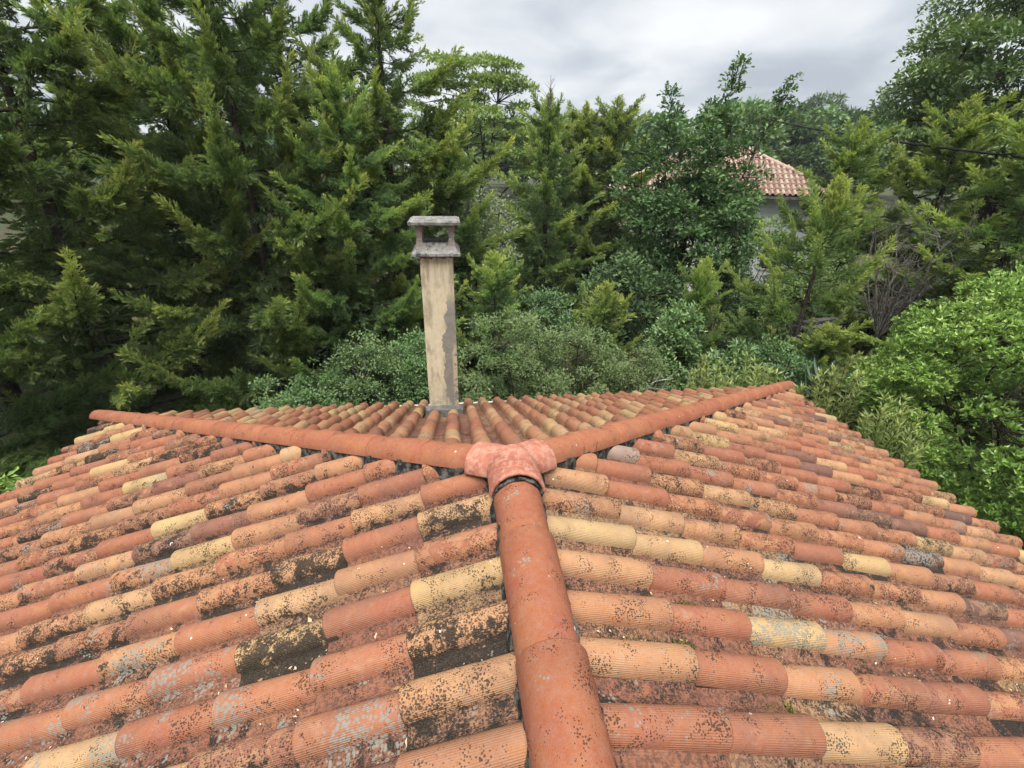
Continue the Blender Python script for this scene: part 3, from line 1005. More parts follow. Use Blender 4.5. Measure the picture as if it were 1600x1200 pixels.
link('flue', mb.mesh('flue'), chim, M_SOOT)
for sx in (-1, 1):
    for sy in (-1, 1):
        px_, py_ = CX + sx * 0.178, CYc + sy * 0.172
        mb = MB()
        mb.frus(px_, py_, zb + 0.06, 0.060, 0.060, zb + 0.11, 0.040, 0.040)
        mb.frus(px_, py_, zb + 0.11, 0.0375, 0.0375, zb + 0.205, 0.029, 0.029)
        mb.frus(px_, py_, zb + 0.2055, 0.026, 0.026, zb + 0.209, 0.026, 0.026)
        mb.frus(px_, py_, zb + 0.2095, 0.029, 0.029, zb + 0.332, 0.043, 0.043)
        link('cap_post', mb.mesh('cap_post'), chim, M_POST)
mb = MB()
mb.frus(CX - 0.005, CYc, zb + 0.333, 0.268, 0.26, zb + 0.343, 0.278, 0.27)
mb.frus(CX - 0.005, CYc, zb + 0.3435, 0.282, 0.273, zb + 0.372, 0.285, 0.276)
mb.frus(CX - 0.005, CYc, zb + 0.3725, 0.283, 0.274, zb + 0.386, 0.255, 0.247)
o = link('cap_slab', mb.mesh('cap_slab'), chim, M_CAP)
mb = MB()
for (a, b) in (((-0.008, -0.286), (-0.008, 0.286)),):
    pass
mb.tube([(CX - 0.262, CYc - 0.2, zb + 0.34), (CX - 0.264, CYc - 0.205, zb + 0.2), (CX - 0.268, CYc - 0.21, zb + 0.02), (CX - 0.27, CYc - 0.2, zb - 0.01)], 0.0022, 5)
link('tie_wire', mb.mesh('tie_wire'), chim, M_TWIG)
# lead and mortar flashing round the foot
mb = MB()
for (x0, x1, y0, y1) in ((CHX0 - 0.04, CHX1 + 0.04, CHY0 - 0.05, CHY0 - 0.002),):
    zl = lambda y: ZC - SF * (y - D) - 0.055
    mb.hexa([(x0, y0, zl(y0) - 0.05), (x1, y0, zl(y0) - 0.05), (x1, y1, zl(y1) - 0.05), (x0, y1, zl(y1) - 0.05), (x0, y0, zl(y0) - 0.01), (x1, y0, zl(y0) - 0.01), (x1, y1, zl(y1) + 0.035), (x0, y1, zl(y1) + 0.035)])
link('flashing', mb.mesh('flashing'), chim, M_BLOCK)
zf_ = ZC - SF * (CHY0 - D) - 0.02
link('mortar_collar', mortar((CHX0 - 0.05, CHY0 - 0.02, zf_ + 0.06), (CHX1 + 0.05, CHY0 - 0.02, zf_ + 0.06), 0.05, -0.03, -0.13, 5), chim, M_BLOCK)

# ------------------------------------------------------------------ vegetation tools
def unit(a):
    return a / (np.linalg.norm(a, axis=-1, keepdims=True) + 1e-9)


def frames(d, rng, roll=None):
    d = unit(d)
    a = np.where(np.abs(d[:, 2:3]) < 0.95, np.array([[0, 0, 1.0]]), np.array([[1.0, 0, 0]]))
    y = unit(np.cross(a, d))
    z = np.cross(d, y)
    th = rng.uniform(0, 2 * np.pi, len(d)) if roll is None else roll
    c, s = np.cos(th)[:, None], np.sin(th)[:, None]
    return np.stack([d, y * c + z * s, z * c - y * s], axis=2)


def scatter(pv, pf, M, S, L):
    k, n = len(L), len(pv)
    S = np.asarray(S, float)
    V = np.einsum('kij,nj->kni', M * S[:, None, None], pv) + L[:, None, :]
    F = pf[None] + (np.arange(k) * n)[:, None, None]
    return V.reshape(-1, 3), F.reshape(-1, pf.shape[1])


class Leaves:
    def __init__(self):
        self.V, self.F, self.T, self.n = [], [], [], 0

    def add(self, proto, M, S, L, tone):
        pv, pf, pt = proto
        V, F = scatter(pv, pf, M, S, L)
        self.V.append(V)
        self.F.append(F + self.n)
        self.T.append((np.asarray(tone)[:, None] + pt[None]).ravel())
        self.n += len(V)

    def mesh(self, name, smooth=False):
        return npmesh(name, np.concatenate(self.V), np.concatenate(self.F), smooth, np.clip(np.concatenate(self.T), 0, 1))


def plume_proto(seed, nb=17, flat=0.55):
    """feathery cypress spray, 1 long along +x, built of short scale-leaf triangles set pinnately on side shoots"""
    rng = np.random.default_rng(seed)
    V, F, T = [], [], []

    def sprig(p, d, l, w, t):
        d = d / np.linalg.norm(d)
        s = np.cross(d, rng.normal(size=3))
        s /= np.linalg.norm(s) + 1e-9
        k = len(V)
        V.extend([p + s * w, p - s * w, p + d * l])
        F.append((k, k + 1, k + 2))
        T.extend([t - 0.08, t - 0.08, t + 0.22])
    for i in range(nb):
        x = 0.02 + 0.90 * (i + rng.uniform(0, 0.8)) / nb
        ln = 0.40 * (1 - x) ** 0.75 + 0.07
        az = rng.uniform(0, 2 * np.pi)
        lat = np.array([0, math.cos(az), math.sin(az) * flat])
        ang = R(rng.uniform(28, 48))
        d = np.array([math.cos(ang), 0, 0]) + lat * math.sin(ang)
        side = np.cross(d, rng.normal(size=3))
        side /= np.linalg.norm(side)
        p0 = np.array([x, 0, 0.05 * math.sin(x * 3)])
        m = 4 if ln < 0.2 else 6
        for j in range(m):
            f = (j + 0.3) / m
            sg = 1 if j % 2 else -1
            dd = d + side * sg * 0.65 * (1 - f * 0.7) + rng.normal(size=3) * 0.18 + np.array([0.25, 0, 0])
            sprig(p0 + d * ln * f, dd, (0.17 - 0.06 * f) * rng.uniform(0.8, 1.2), 0.026, -0.16 + 0.22 * f + 0.26 * x)
        sprig(p0 + d * ln * 0.8, d + np.array([0.3, 0, 0]), 0.12, 0.014, 0.12 + 0.26 * x)
    for x in (0.0, 0.25, 0.5, 0.72):
        sprig(np.array([x, 0, 0]), np.array([1, 0, 0]) + rng.normal(size=3) * 0.08, 0.32, 0.02, 0.3 * x)
    sprig(np.array([0.9, 0, 0]), np.array([1.0, 0, 0.1]), 0.17, 0.014, 0.4)
    return np.array(V), np.array(F), np.array(T)


PLUMES = [plume_proto(100 + i, 17, f) for i, f in enumerate((0.4, 0.6, 0.8, 1.0))]


def leaf_proto(l=1.0, w=0.5, fold=0.15, curl=0.1):
    V = np.array([(0, 0, 0), (0.45 * l, w / 2, fold * w), (l, 0, -curl * l), (0.45 * l, -w / 2, fold * w)])
    return V, np.array([(0, 1, 2), (0, 2, 3)]), np.array([-0.06, 0.02, 0.06, 0.0])


def oak_proto():
    # lobed leaf: four triangles
    V = np.array([(0, 0, 0), (0.35, 0.26, 0.04), (0.55, 0.12, 0.02), (0.75, 0.30, 0.03), (1.0, 0, -0.08), (0.75, -0.30, 0.03), (0.55, -0.12, 0.02), (0.35, -0.26, 0.04)])
    F = np.array([(0, 1, 2), (0, 2, 6), (2, 3, 4), (2, 4, 6), (4, 5, 6), (0, 6, 7)])
    return V, F, np.zeros(8)


OAKL = oak_proto()
KITE = leaf_proto(1.0, 0.55)
LANCE = leaf_proto(1.0, 0.17, 0.1, 0.18)
OVAL = leaf_proto(1.0, 0.48, 0.2, 0.12)


def rosette_proto(n=9, seed=3, l=1.0, w=0.42, el=(20, 65)):
    rng = np.random.default_rng(seed)
    V, F, T = [], [], []
    pv, pf, pt = leaf_proto(l, w, 0.25, 0.15)
    k = 0
    for i in range(n):
        az = i * 2.4 + rng.uniform(-0.3, 0.3)
        e = R(rng.uniform(*el) if i < n - 3 else rng.uniform(60, 85))
        d = np.array([[math.sin(e), math.cos(e) * math.cos(az), math.cos(e) * math.sin(az)]])   # x = rosette axis
        M = frames(d, rng, np.array([rng.uniform(-0.3, 0.3)]))
        # face of the leaf towards the axis
        Vv = (pv * (rng.uniform(0.75, 1.1) if i < n - 3 else rng.uniform(0.45, 0.7))) @ M[0].T
        V.append(Vv)
        F.append(pf + k)
        T.append(pt + (0.12 if i >= n - 3 else rng.uniform(-0.12, 0.05)))
        k += len(Vv)
    return np.concatenate(V), np.concatenate(F), np.concatenate(T)


ROS = [rosette_proto(7, s, 1.0, 0.52) for s in (1, 2, 3)]
WHORL = [rosette_proto(8, s, 1.0, 0.15, (25, 70)) for s in (4, 5, 6)]


def curve(p0, p1, rng, bend=0.1, n=5, up=0.0):
    p0, p1 = np.asarray(p0, float), np.asarray(p1, float)
    L = np.linalg.norm(p1 - p0)
    t = np.linspace(0, 1, n)[:, None]
    off = rng.normal(size=3) * bend * L
    off[2] += up * L
    return p0 + (p1 - p0) * t + off * (4 * t * (1 - t)) * 0.5


# ---- cypress
def cypress_meshes(seed, H=10.5, Rm=2.7, nb=80, low=0.3, sparse=1.0, plump=0.7, ps=1.0, core=True):
    rng = np.random.default_rng(seed)
    lv, wood = Leaves(), MB()
    lean = rng.normal(size=2) * 0.012 * H
    wood.tube([(lean[0] * t * t, lean[1] * t * t, H * 0.97 * t) for t in np.linspace(0, 1, 8)], [0.16 * H / 10 * (1 - t) + 0.012 for t in np.linspace(0, 1, 8)], 8)
    P, Dr, S, T = [], [], [], []

    def put(p, d, s_, t):
        P.append(p)
        Dr.append(d)
        S.append(s_)
        T.append(t)
    for i in range(nb):
        f = (i + rng.uniform(0.1, 0.9)) / nb
        z = low + (H - low) * (1 - (1 - f) ** 1.2) * 0.97
        zf = z / H
        prof = min(1.0, (1 - zf) ** plump * 1.25) * (0.85 + 0.15 * min(1, zf / 0.2))
        ln = max(0.45, Rm * prof * rng.uniform(0.66, 1.24))
        az = i * 2.39996 + rng.uniform(-0.35, 0.35)
        e0, e1 = R(rng.uniform(-10, 14)), R(rng.uniform(20, 54) + 16 * zf)
        p = np.array([lean[0] * zf * zf, lean[1] * zf * zf, z - 0.22 * ln])
        pts = [p]
        m = 8
        for k in range(m):
            t = k / (m - 1)
            e = e0 + (e1 - e0) * t ** 1.3
            azk = az + 0.15 * math.sin(3 * t + i)
            hz = np.array([math.cos(azk), math.sin(azk), 0])
            pts.append(pts[-1] + (hz * math.cos(e) + np.array([0, 0, math.sin(e)])) * ln * 1.15 / m)
        pts = np.array(pts)
        wood.tube(pts[::2], np.linspace(0.022, 0.005, len(pts[::2])) * max(0.6, ln / 2), 4)
        tang = unit(np.gradient(pts, axis=0))
        npl = max(8, int((11 + 17.0 * ln) * sparse))
        tt = 0.30 + 0.68 * (np.arange(npl) + rng.uniform(0, 1, npl)) / npl
        btone = rng.uniform(-0.10, 0.12)
        for t in tt:
            x = t * (len(pts) - 1)
            k = min(int(x), len(pts) - 2)
            p = pts[k] + (pts[k + 1] - pts[k]) * (x - k)
            tg = tang[k]
            r_ = rng.normal(size=3)
            r_ -= tg * (r_ @ tg)
            r_ /= np.linalg.norm(r_)
            r_[2] = r_[2] * 0.6 + 0.22
            sp = math.tan(R(rng.uniform(30, 58) * (1.08 - 0.55 * t)))
            size = (0.16 + 0.74 * (1 - t) ** 0.9 * min(1, ln / 1.7)) * rng.uniform(0.8, 1.2) * ps
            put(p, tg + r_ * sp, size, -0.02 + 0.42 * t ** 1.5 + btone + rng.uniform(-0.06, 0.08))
            if size > 0.55:
                # a second spray forks off the larger ones
                put(p + unit(tg + r_ * sp) * size * 0.4, tg + r_ * sp * rng.uniform(0.3, 1.4) + rng.normal(size=3) * 0.3, size * 0.62, 0.06 + 0.42 * t ** 1.5 + btone)
        for q_ in range(3):
            put(pts[-1] - tang[-1] * 0.2 * q_, tang[-1] + rng.normal(size=3) * 0.12 * q_, (0.55 - 0.06 * q_) * rng.uniform(0.8, 1.2) * ps, 0.42 + btone)
        if core and sparse > 0.9:
            for t in (0.04, 0.12, 0.2, 0.28, 0.36):
                x = t * (len(pts) - 1)
                put(pts[int(x)], np.array([rng.normal(), rng.normal(), rng.normal() * 0.8]), rng.uniform(0.5, 0.75) * min(1, ln / 1.4), 0.0)
    if core and sparse > 0.9:
        for k in range(int(11 * H)):
            z = rng.uniform(0.2, 0.86) * H
            a_ = rng.uniform(0, 6.28)
            d_ = np.array([math.cos(a_), math.sin(a_), rng.normal() * 0.35])
            put(np.array([lean[0] * (z / H) ** 2, lean[1] * (z / H) ** 2, z]) + d_ * 0.12, d_, rng.uniform(0.55, 0.85) * min(1, 1.6 - 1.5 * z / H), 0.02)
    for k in range(26):
        f = k / 26
        put(np.array([lean[0], lean[1], H * (0.80 + 0.19 * f)]), np.array([rng.normal() * (0.75 - 0.6 * f), rng.normal() * (0.75 - 0.6 * f), 1.0]), 0.75 - 0.3 * f, 0.3 + 0.2 * f)
    P, Dr, S, T = np.array(P), np.array(Dr), np.array(S), np.array(T)
    which = rng.integers(0, len(PLUMES), len(P))
    for w in range(len(PLUMES)):
        s = which == w
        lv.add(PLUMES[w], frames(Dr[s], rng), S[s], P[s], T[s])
    return lv.mesh('cypress_crown'), wood.mesh('cypress_trunk', True)


# ---- broadleaf crowns out of leaf clumps on limbs
def broadleaf_meshes(seed, clumps, proto, leaf, per, trunk_r=0.14, flat=0.7, base=(0, 0, 0), limbs=7, fork=0.3, tone0=0.35, upw=0.9, twig=True, spread=1.0, proto_list=None, shoots=(), pool=None):
    """clumps: (k,4) centre + radius"""
    rng = np.random.default_rng(seed)
    C = np.asarray(clumps, float)
    lv, wood = Leaves(), MB()
    base = np.array(base, float)
    ctr = C[:, :3].mean(0)
    zt = C[:, 2].max()
    fk = np.array([ctr[0] * 0.4, ctr[1] * 0.4, base[2] + (zt - base[2]) * fork])
    tp = curve(base, fk, rng, 0.05, 5)
    wood.tube(tp, np.linspace(trunk_r, trunk_r * 0.7, 5), 8)
    ends = C[rng.choice(pool or len(C), min(limbs, len(C)), replace=False), :3]
    nodes = [fk[None]]
    for sh in shoots:
        wood.tube(sh, np.linspace(0.03, 0.006, len(sh)), 5)
        nodes.append(np.asarray(sh))
    for e in ends:
        c = curve(fk, e, rng, 0.10, 7, 0.05)
        wood.tube(c, np.linspace(trunk_r * 0.5, 0.012, 7), 5)
        nodes.append(c)
    nodes = np.concatenate(nodes)
    for i, c in enumerate(C):
        if twig:
            d = np.linalg.norm(nodes - c[:3], axis=1) + 0.6 * np.maximum(0, nodes[:, 2] - c[2])
            s = nodes[d.argmin()]
            wood.tube(curve(s, c[:3], rng, 0.12, 4), np.linspace(0.02, 0.006, 4) * (trunk_r / 0.14) ** 0.5, 4)
        n = max(6, int(per * rng.uniform(0.7, 1.3) * (c[3] / C[:, 3].mean()) ** 2))
        dr = unit(rng.normal(size=(n, 3)))
        dr[:, 2] = np.where(dr[:, 2] < -0.3, -dr[:, 2] * 0.5, dr[:, 2])
        rr = c[3] * rng.uniform(0.05, 1, n) ** 0.45
        pos = c[:3] + dr * rr[:, None] * np.array([1, 1, flat]) * spread
        dirs = unit(dr * 0.9 + rng.normal(size=(n, 3)) * 0.55 + np.array([0, 0, 0.15]))
        roll = rng.normal(0, 0.6, n)
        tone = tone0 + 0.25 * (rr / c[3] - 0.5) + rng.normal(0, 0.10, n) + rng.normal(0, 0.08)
        if proto_list is None:
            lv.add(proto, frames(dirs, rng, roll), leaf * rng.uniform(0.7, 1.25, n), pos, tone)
        else:
            axis = unit(dr + np.array([0, 0, upw]))
            wch = rng.integers(0, len(proto_list), n)
            for w in range(len(proto_list)):
                q = wch == w
                if q.any():
                    lv.add(proto_list[w], frames(axis[q], rng), leaf * rng.uniform(0.75, 1.2, q.sum()), pos[q], tone[q])
    return lv.mesh('crown'), wood.mesh('trunk', True)


def dome_clumps(seed, n, rx, ry, rz, z0, cr_, shell=0.55, rmin=0.0, power=1.0):
    rng = np.random.default_rng(seed)
    d = unit(rng.normal(size=(n, 3)))
    d[:, 2] = np.abs(d[:, 2]) ** power * np.where(rng.uniform(size=n) < 0.72, 1, -0.55)
    rr = rng.uniform(shell, 1.0, n) ** 0.7
    c = d * rr[:, None] * np.array([rx, ry, rz]) + np.array([0, 0, z0])
    return np.c_[c, rng.uniform(0.7, 1.3, n) * cr_]


def plant(name, label, cat, loc, rz, sc, crown, trunk, lmat, bmat=None, group=None, parts=('trunk', 'crown')):
    e = tag(empty(name, loc, rz, sc), label, cat, group)
    if trunk is not None:
        link(parts[0], trunk, e, bmat or M_BARK)
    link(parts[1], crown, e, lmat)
    return e


# ------------------------------------------------------------------ cypresses
CY = [cypress_meshes(21, 10.5, 3.0, 56), cypress_meshes(22, 10.5, 3.0, 56), cypress_meshes(23, 10.5, 2.8, 56, plump=0.8),
      cypress_meshes(24, 8.2, 2.3, 44, plump=0.85), cypress_meshes(25, 5.6, 1.8, 30, low=0.7, sparse=0.6, plump=0.7)]
SMALL = [cypress_meshes(31, 3.8, 1.25, 24, low=0.3, plump=0.9, ps=0.85)]


def cyp(label, loc, rz, sc, k, mat=L_CYP, lib=CY, group='cypress trees round the house'):
    cm, tm = lib[k]
    e = plant('cypress_tree', label, 'tree', loc, R(rz), sc, cm, tm, L_CYP, M_BARK, group)
    for o in e.children:
        if o.name.startswith('crown'):
            o.material_slots[0].link = 'OBJECT'
            o.material_slots[0].material = mat
    return e


cyp('dense dark cypress filling the left edge above the roof corner', (-9.6, 7.6, 0), 20, (1.05, 1.05, 1.0), 0)
cyp('tall feathery cypress behind the left roof corner, second from the left edge', (-7.3, 9.6, 0), 140, (1.05, 1.05, 0.98), 1)
cyp('tall cypress with long upswept light green plumes over the left hip', (-6.0, 11.9, 0), 75, 1.03, 2)
cyp('cypress with pale sunlit tips above the middle of the left hip', (-4.4, 10.9, 0), 250, (0.95, 0.95, 1.0), 0)
cyp('dark tall cypress behind the others at the top, left of the sky gap', (-3.9, 13.6, 0), 310, (1.1, 1.1, 1.06), 1)
cyp('tall pointed cypress at the edge of the open sky, left of the chimney', (-1.75, 12.9, 0), 15, (1.12, 1.12, 0.98), 2)
cyp('bushy cypress directly behind and left of the chimney', (-2.5, 10.9, 0), 200, (0.78, 0.78, 0.72), 1)
cyp('shorter cypress just right of the chimney cap with arching side branches', (-0.2, 12.9, 0), 100, (0.95, 0.95, 0.84), 3)
cyp('cypress with a thin bare leader rising against the sky, centre', (3.0, 16.7, 0), 60, (1.15, 1.15, 0.96), 3)
cyp('rounded yellow-green cypress in front of the sky beside the oak', (6.7, 20.6, 0), 170, (1.5, 1.5, 1.0), 3, L_CYPY)
cyp('rounded yellow-green cypress top against the sky, left of its twin', (5.2, 20.4, 0), 60, (1.5, 1.5, 0.97), 3, L_CYPY)
cyp('shadowed cypress glimpsed far behind the left hedge trees', (-11.5, 12.0, 0), 60, (1.15, 1.15, 1.05), 2)
cyp('shadowed cypress standing behind the light-tipped ones at the upper left', (-8.3, 14.6, 0), 170, (1.15, 1.15, 1.05), 0)
cyp('low young cypress spreading right of the chimney shaft', (0.75, 11.2, 0), 30, 1.0, 0, L_CYP, SMALL)
cyp('low young cypress behind the grey-green shrub, centre', (3.2, 10.1, 0), 130, (1.0, 1.0, 0.88), 0, L_CYP, SMALL)
cyp('young cypress with a golden tip in front of the oak trunk', (5.5, 10.2, 0), 220, (0.8, 0.8, 1.0), 0, L_CYPY, SMALL)
cyp('open thin-branched cypress in front of the white house', (7.75, 9.5, 0), 10, (1.0, 1.0, 1.0), 4)
cyp('bright cypress right of the pale tiled house', (10.6, 12.9, 0), 290, (1.15, 1.15, 0.86), 3, L_CYPY)
cyp('wide cypress below the overhead cable, right side', (11.9, 10.9, 0), 120, (1.25, 1.25, 0.90), 3, L_CYPY)
cyp('cypress at the right edge above the glossy bush', (11.4, 8.6, 0), 45, (1.3, 1.3, 0.89), 3, L_CYPY)

cyp('low spreading cypress in front of the block wall', (7.9, 8.75, 0), 75, (1.1, 1.1, 0.72), 0, L_CYP, SMALL)

# bare leader on top of the centre cypress
rng = np.random.default_rng(5)
mb = MB()
mb.tube([(0, 0, 0), (0.02, 0, 0.5), (0.0, 0.02, 1.15)], [0.02, 0.014, 0.004], 5)
for i in range(16):
    z = 0.1 + 0.95 * i / 16
    a = rng.uniform(0, 6.28)
    l = 0.42 * (1.05 - z / 1.2)
    mb.tube([(0, 0, z), (l * 0.5 * math.cos(a), l * 0.5 * math.sin(a), z + l * 0.45), (l * math.cos(a), l * math.sin(a), z + l * 1.0)], [0.008, 0.006, 0.003], 4)
for o in bpy.data.objects:
    if o.get('label', '').startswith('cypress with a thin bare leader'):
        b = link('bare_leader', mb.mesh('bare_leader'), o, M_TWIG, Matrix.Translation((0, 0, 7.7)))

# ------------------------------------------------------------------ broadleaf trees
def oak_clumps(seed):
    rng = np.random.default_rng(seed)
    c = [dome_clumps(seed, 215, 2.0, 1.8, 1.9, 3.9, 0.36, 0.35)]
    shoots = []
    # shoots standing up into the sky, with short laterals
    for (x, y, z0, z1, lx) in ((-0.9, 0, 4.9, 7.75, -0.08), (-0.35, -0.2, 4.9, 6.7, -0.1), (0.05, 0.1, 5.0, 8.5, 0.17), (0.6, 0.3, 4.9, 7.3, 0.1), (1.0, 0.0, 4.9, 8.15, 0.34), (-1.4, 0.3, 4.6, 6.8, -0.12), (0.3, 0.7, 4.9, 7.7, 0.05), (-0.1, -0.5, 4.8, 7.1, 0.0)):
        shoots.append([(x + (z - z0) * lx, y, z) for z in np.linspace(z0 - 0.9, z1, 8)])
        for z in np.arange(z0, z1, 0.105):
            f = (z - z0) / (z1 - z0)
            sp_ = 0.42 * (1.1 - f)
            c.append([[x + (z - z0) * lx + rng.normal() * sp_, y + rng.normal() * sp_, z + rng.normal() * 0.05, 0.34 * (1.15 - 0.5 * f) * rng.uniform(0.7, 1.2)]])
    return np.concatenate(c), shoots


oc, osh = oak_clumps(41)
ok = broadleaf_meshes(41, oc, OAKL, 0.12, 62, 0.15, 0.8, limbs=11, fork=0.32, tone0=0.42, shoots=osh, pool=215)
plant('oak_tree', 'dark green oak with loose upright shoots in front of the tiled house', 'tree', (6.6, 13.3, 0), 0.0, 1.0, ok[0], ok[1], L_OAK)
lo = broadleaf_meshes(42, dome_clumps(42, 120, 1.7, 1.4, 1.6, 2.3, 0.38, 0.45), OAKL, 0.12, 62, 0.1, 0.8, limbs=8, tone0=0.3)
plant('oak_sapling', 'low dark bluish-green leafy tree under the oak, centre', 'tree', (4.7, 12.3, 0), 1.0, 1.0, lo[0], lo[1], L_OAK)

def ash_clumps(seed, H, Rr):
    rng = np.random.default_rng(seed)
    k = []
    for i in range(170):
        f = rng.uniform(0, 1)
        z = H * (0.35 + 0.63 * f)
        r = Rr * math.sqrt(max(0.02, 1 - (f * 0.95) ** 2)) * rng.uniform(0.3, 1.0) ** 0.5
        a = rng.uniform(0, 6.28)
        k.append([r * math.cos(a), r * math.sin(a), z, rng.uniform(0.45, 0.75)])
    return np.array(k)


ash = broadleaf_meshes(43, ash_clumps(43, 10.2, 3.9), KITE, 0.15, 190, 0.17, 0.34, limbs=12, fork=0.3, tone0=0.5)
plant('ash_tree', 'light green layered broadleaf tree behind the cypresses, right of the tallest', 'tree', (0.9, 23.5, 0), 0, (1.0, 1.0, 1.0), ash[0], ash[1], L_ASH)
big = broadleaf_meshes(44, np.concatenate([dome_clumps(44, 330, 4.2, 4.2, 5.2, 8.0, 0.62, 0.5), dome_clumps(45, 60, 2.6, 2.0, 1.6, 6.2, 0.5, 0.3) + np.array([-3.0, 1.0, 0, 0])]), KITE, 0.145, 200, 0.26, 0.65, limbs=14, fork=0.3, tone0=0.38)
plant('deciduous_tree', 'huge dark leafy tree rising out of the frame at top right', 'tree', (17.6, 13.6, 0), 0.4, 1.0, big[0], big[1], L_BIG)

sil = broadleaf_meshes(46, dome_clumps(46, 80, 1.25, 1.0, 1.5, 3.4, 0.34, 0.4), KITE, 0.085, 95, 0.07, 0.8, limbs=8, tone0=0.5)
plant('silvery_shrub', 'tall pale silvery-leaved shrub showing just right of the chimney cap', 'shrub', (0.45, 14.4, 0), 0, (1, 1, 1.08), sil[0], sil[1], L_SILV, parts=('stem', 'foliage'))

# ------------------------------------------------------------------ shrubs
def shrub(label, loc, rx, ry, h, leaf, mat, seed, n=60, per=90, proto=OVAL, name='shrub', cr_=0.28, shell=0.5, protos=None, tone0=0.42, stems=True, rz=0.0, upw=0.9):
    cl = dome_clumps(seed, n, rx, ry, h * 0.52, h * 0.45, cr_, shell)
    rr_ = np.random.default_rng(seed + 900)
    k_ = rr_.choice(len(cl), max(6, n // 3))
    ex = [cl[k_] + np.c_[rr_.normal(size=(len(k_), 2)) * 0.12, rr_.uniform(0.12, 0.34, len(k_)), np.zeros(len(k_))]]
    ex[0][:, 3] *= 0.45
    cl = np.concatenate([cl] + ex)
    a, b = broadleaf_meshes(seed, cl, proto, leaf, per, 0.035, 0.85, limbs=9, fork=0.12, tone0=tone0, proto_list=protos, upw=upw)
    return plant(name, label, 'shrub', loc, rz, 1.0, a, b, mat, M_BARK, None, ('stem', 'foliage'))


shrub('loose grey-green small-leaved shrub right of the chimney foot', (0.85, 8.9, 0), 1.3, 0.95, 3.5, 0.055, L_SHRUB, 51, 95, 120, cr_=0.25)
shrub('grey-green small-leaved shrub behind the far eave, second right of the chimney', (2.15, 8.7, 0), 1.2, 0.9, 3.15, 0.055, L_SHRUB, 52, 85, 120, cr_=0.25)
shrub('fine twiggy grey-green shrub behind the far eave beside the bleached stick', (3.25, 8.5, 0), 1.0, 0.8, 2.85, 0.05, L_SHRUB, 53, 70, 110, cr_=0.23)
shrub('round dark green shrub left of the chimney', (-2.0, 9.0, 0), 1.05, 0.85, 2.85, 0.058, L_DSHRUB, 54, 85, 120, cr_=0.25)
shrub('dark green shrub touching the chimney on its left', (-1.0, 9.3, 0), 0.85, 0.8, 3.05, 0.058, L_DSHRUB, 55, 75, 115, cr_=0.25)
shrub('low dark shrub peeping over the far eave near the left hip', (-3.65, 8.2, 0), 0.75, 0.6, 2.42, 0.055, L_DSHRUB, 56, 55, 110, cr_=0.22)
shrub('low leafy shrub over the far eave between the left hip and chimney', (-2.95, 8.55, 0), 0.7, 0.6, 2.38, 0.055, L_DSHRUB, 57, 50, 110, cr_=0.22)
shrub('upright leafy bay-like shrub right of centre', (4.85, 9.8, 0), 0.62, 0.6, 3.35, 0.095, L_DSHRUB, 58, 60, 60, cr_=0.26, tone0=0.5, name='bay_shrub')
shrub('broad-leaved dark green shrub above the right end of the far eave', (5.7, 8.9, 0), 0.75, 0.6, 2.7, 0.15, L_DSHRUB, 59, 40, 40, cr_=0.26, name='laurel_shrub', proto=leaf_proto(1, 0.36, 0.15, 0.2))
shrub('bright yellow-green leafy hedge bush under the cypresses, right', (9.9, 11.6, 0), 1.4, 0.8, 4.4, 0.10, L_ASH, 60, 85, 75, cr_=0.34, tone0=0.4, name='hedge_bush')
shrub('ivy-dark understorey bush beneath the thin cypress', (6.9, 8.75, 0), 1.1, 0.6, 2.75, 0.075, L_DSHRUB, 61, 80, 90, cr_=0.3, tone0=0.3, name='understorey_bush')
shrub('shaded leafy bush between the centre cypresses', (2.0, 12.4, 0), 1.4, 1.0, 3.0, 0.08, L_DSHRUB, 62, 80, 90, cr_=0.32, tone0=0.25, name='understorey_bush')
shrub('small bright laurel sprig beyond the left eave', (-6.35, 5.55, 0), 0.42, 0.4, 2.55, 0.13, L_PITT, 63, 22, 26, cr_=0.2, name='laurel_shrub', proto=leaf_proto(1, 0.38, 0.15, 0.2))

shrub('leafy light green sapling in front of the white house wall', (10.0, 15.0, 0), 1.25, 1.1, 4.9, 0.11, L_ASH, 64, 85, 85, cr_=0.4, tone0=0.3, name='sapling')
shrub('dark leafy bush below the white house wall', (8.3, 13.6, 0), 1.3, 1.0, 3.6, 0.10, L_DSHRUB, 65, 80, 80, cr_=0.36, tone0=0.3, name='understorey_bush')

shrub('deep shaded bush behind the silvery shrub, right of the chimney', (1.6, 19.5, 0), 2.2, 1.2, 4.9, 0.12, L_DSHRUB, 66, 80, 70, cr_=0.5, tone0=0.3, name='understorey_bush')
shrub('dark bush closing the view under the left edge cypress', (-14.2, 14.2, 0), 2.2, 1.6, 4.8, 0.12, L_DSHRUB, 67, 80, 70, cr_=0.5, tone0=0.3, name='understorey_bush')

# glossy dome bush, right
cl = np.concatenate([dome_clumps(71, 175, 2.2, 2.3, 2.4, 2.2, 0.43, 0.80), dome_clumps(72, 60, 2.15, 2.2, -2.0, 2.0, 0.5, 0.8)])
pb = broadleaf_meshes(71, cl, None, 0.095, 62, 0.045, 0.8, limbs=6, fork=0.15, tone0=0.45, proto_list=ROS, upw=0.7)
plant('glossy_bush', 'large rounded bright green glossy-leaved bush at the right edge', 'bush', (9.1, 5.6, 0), 0.3, (0.97, 0.97, 1.0), pb[0], pb[1], L_PITT, parts=('stem', 'foliage'))

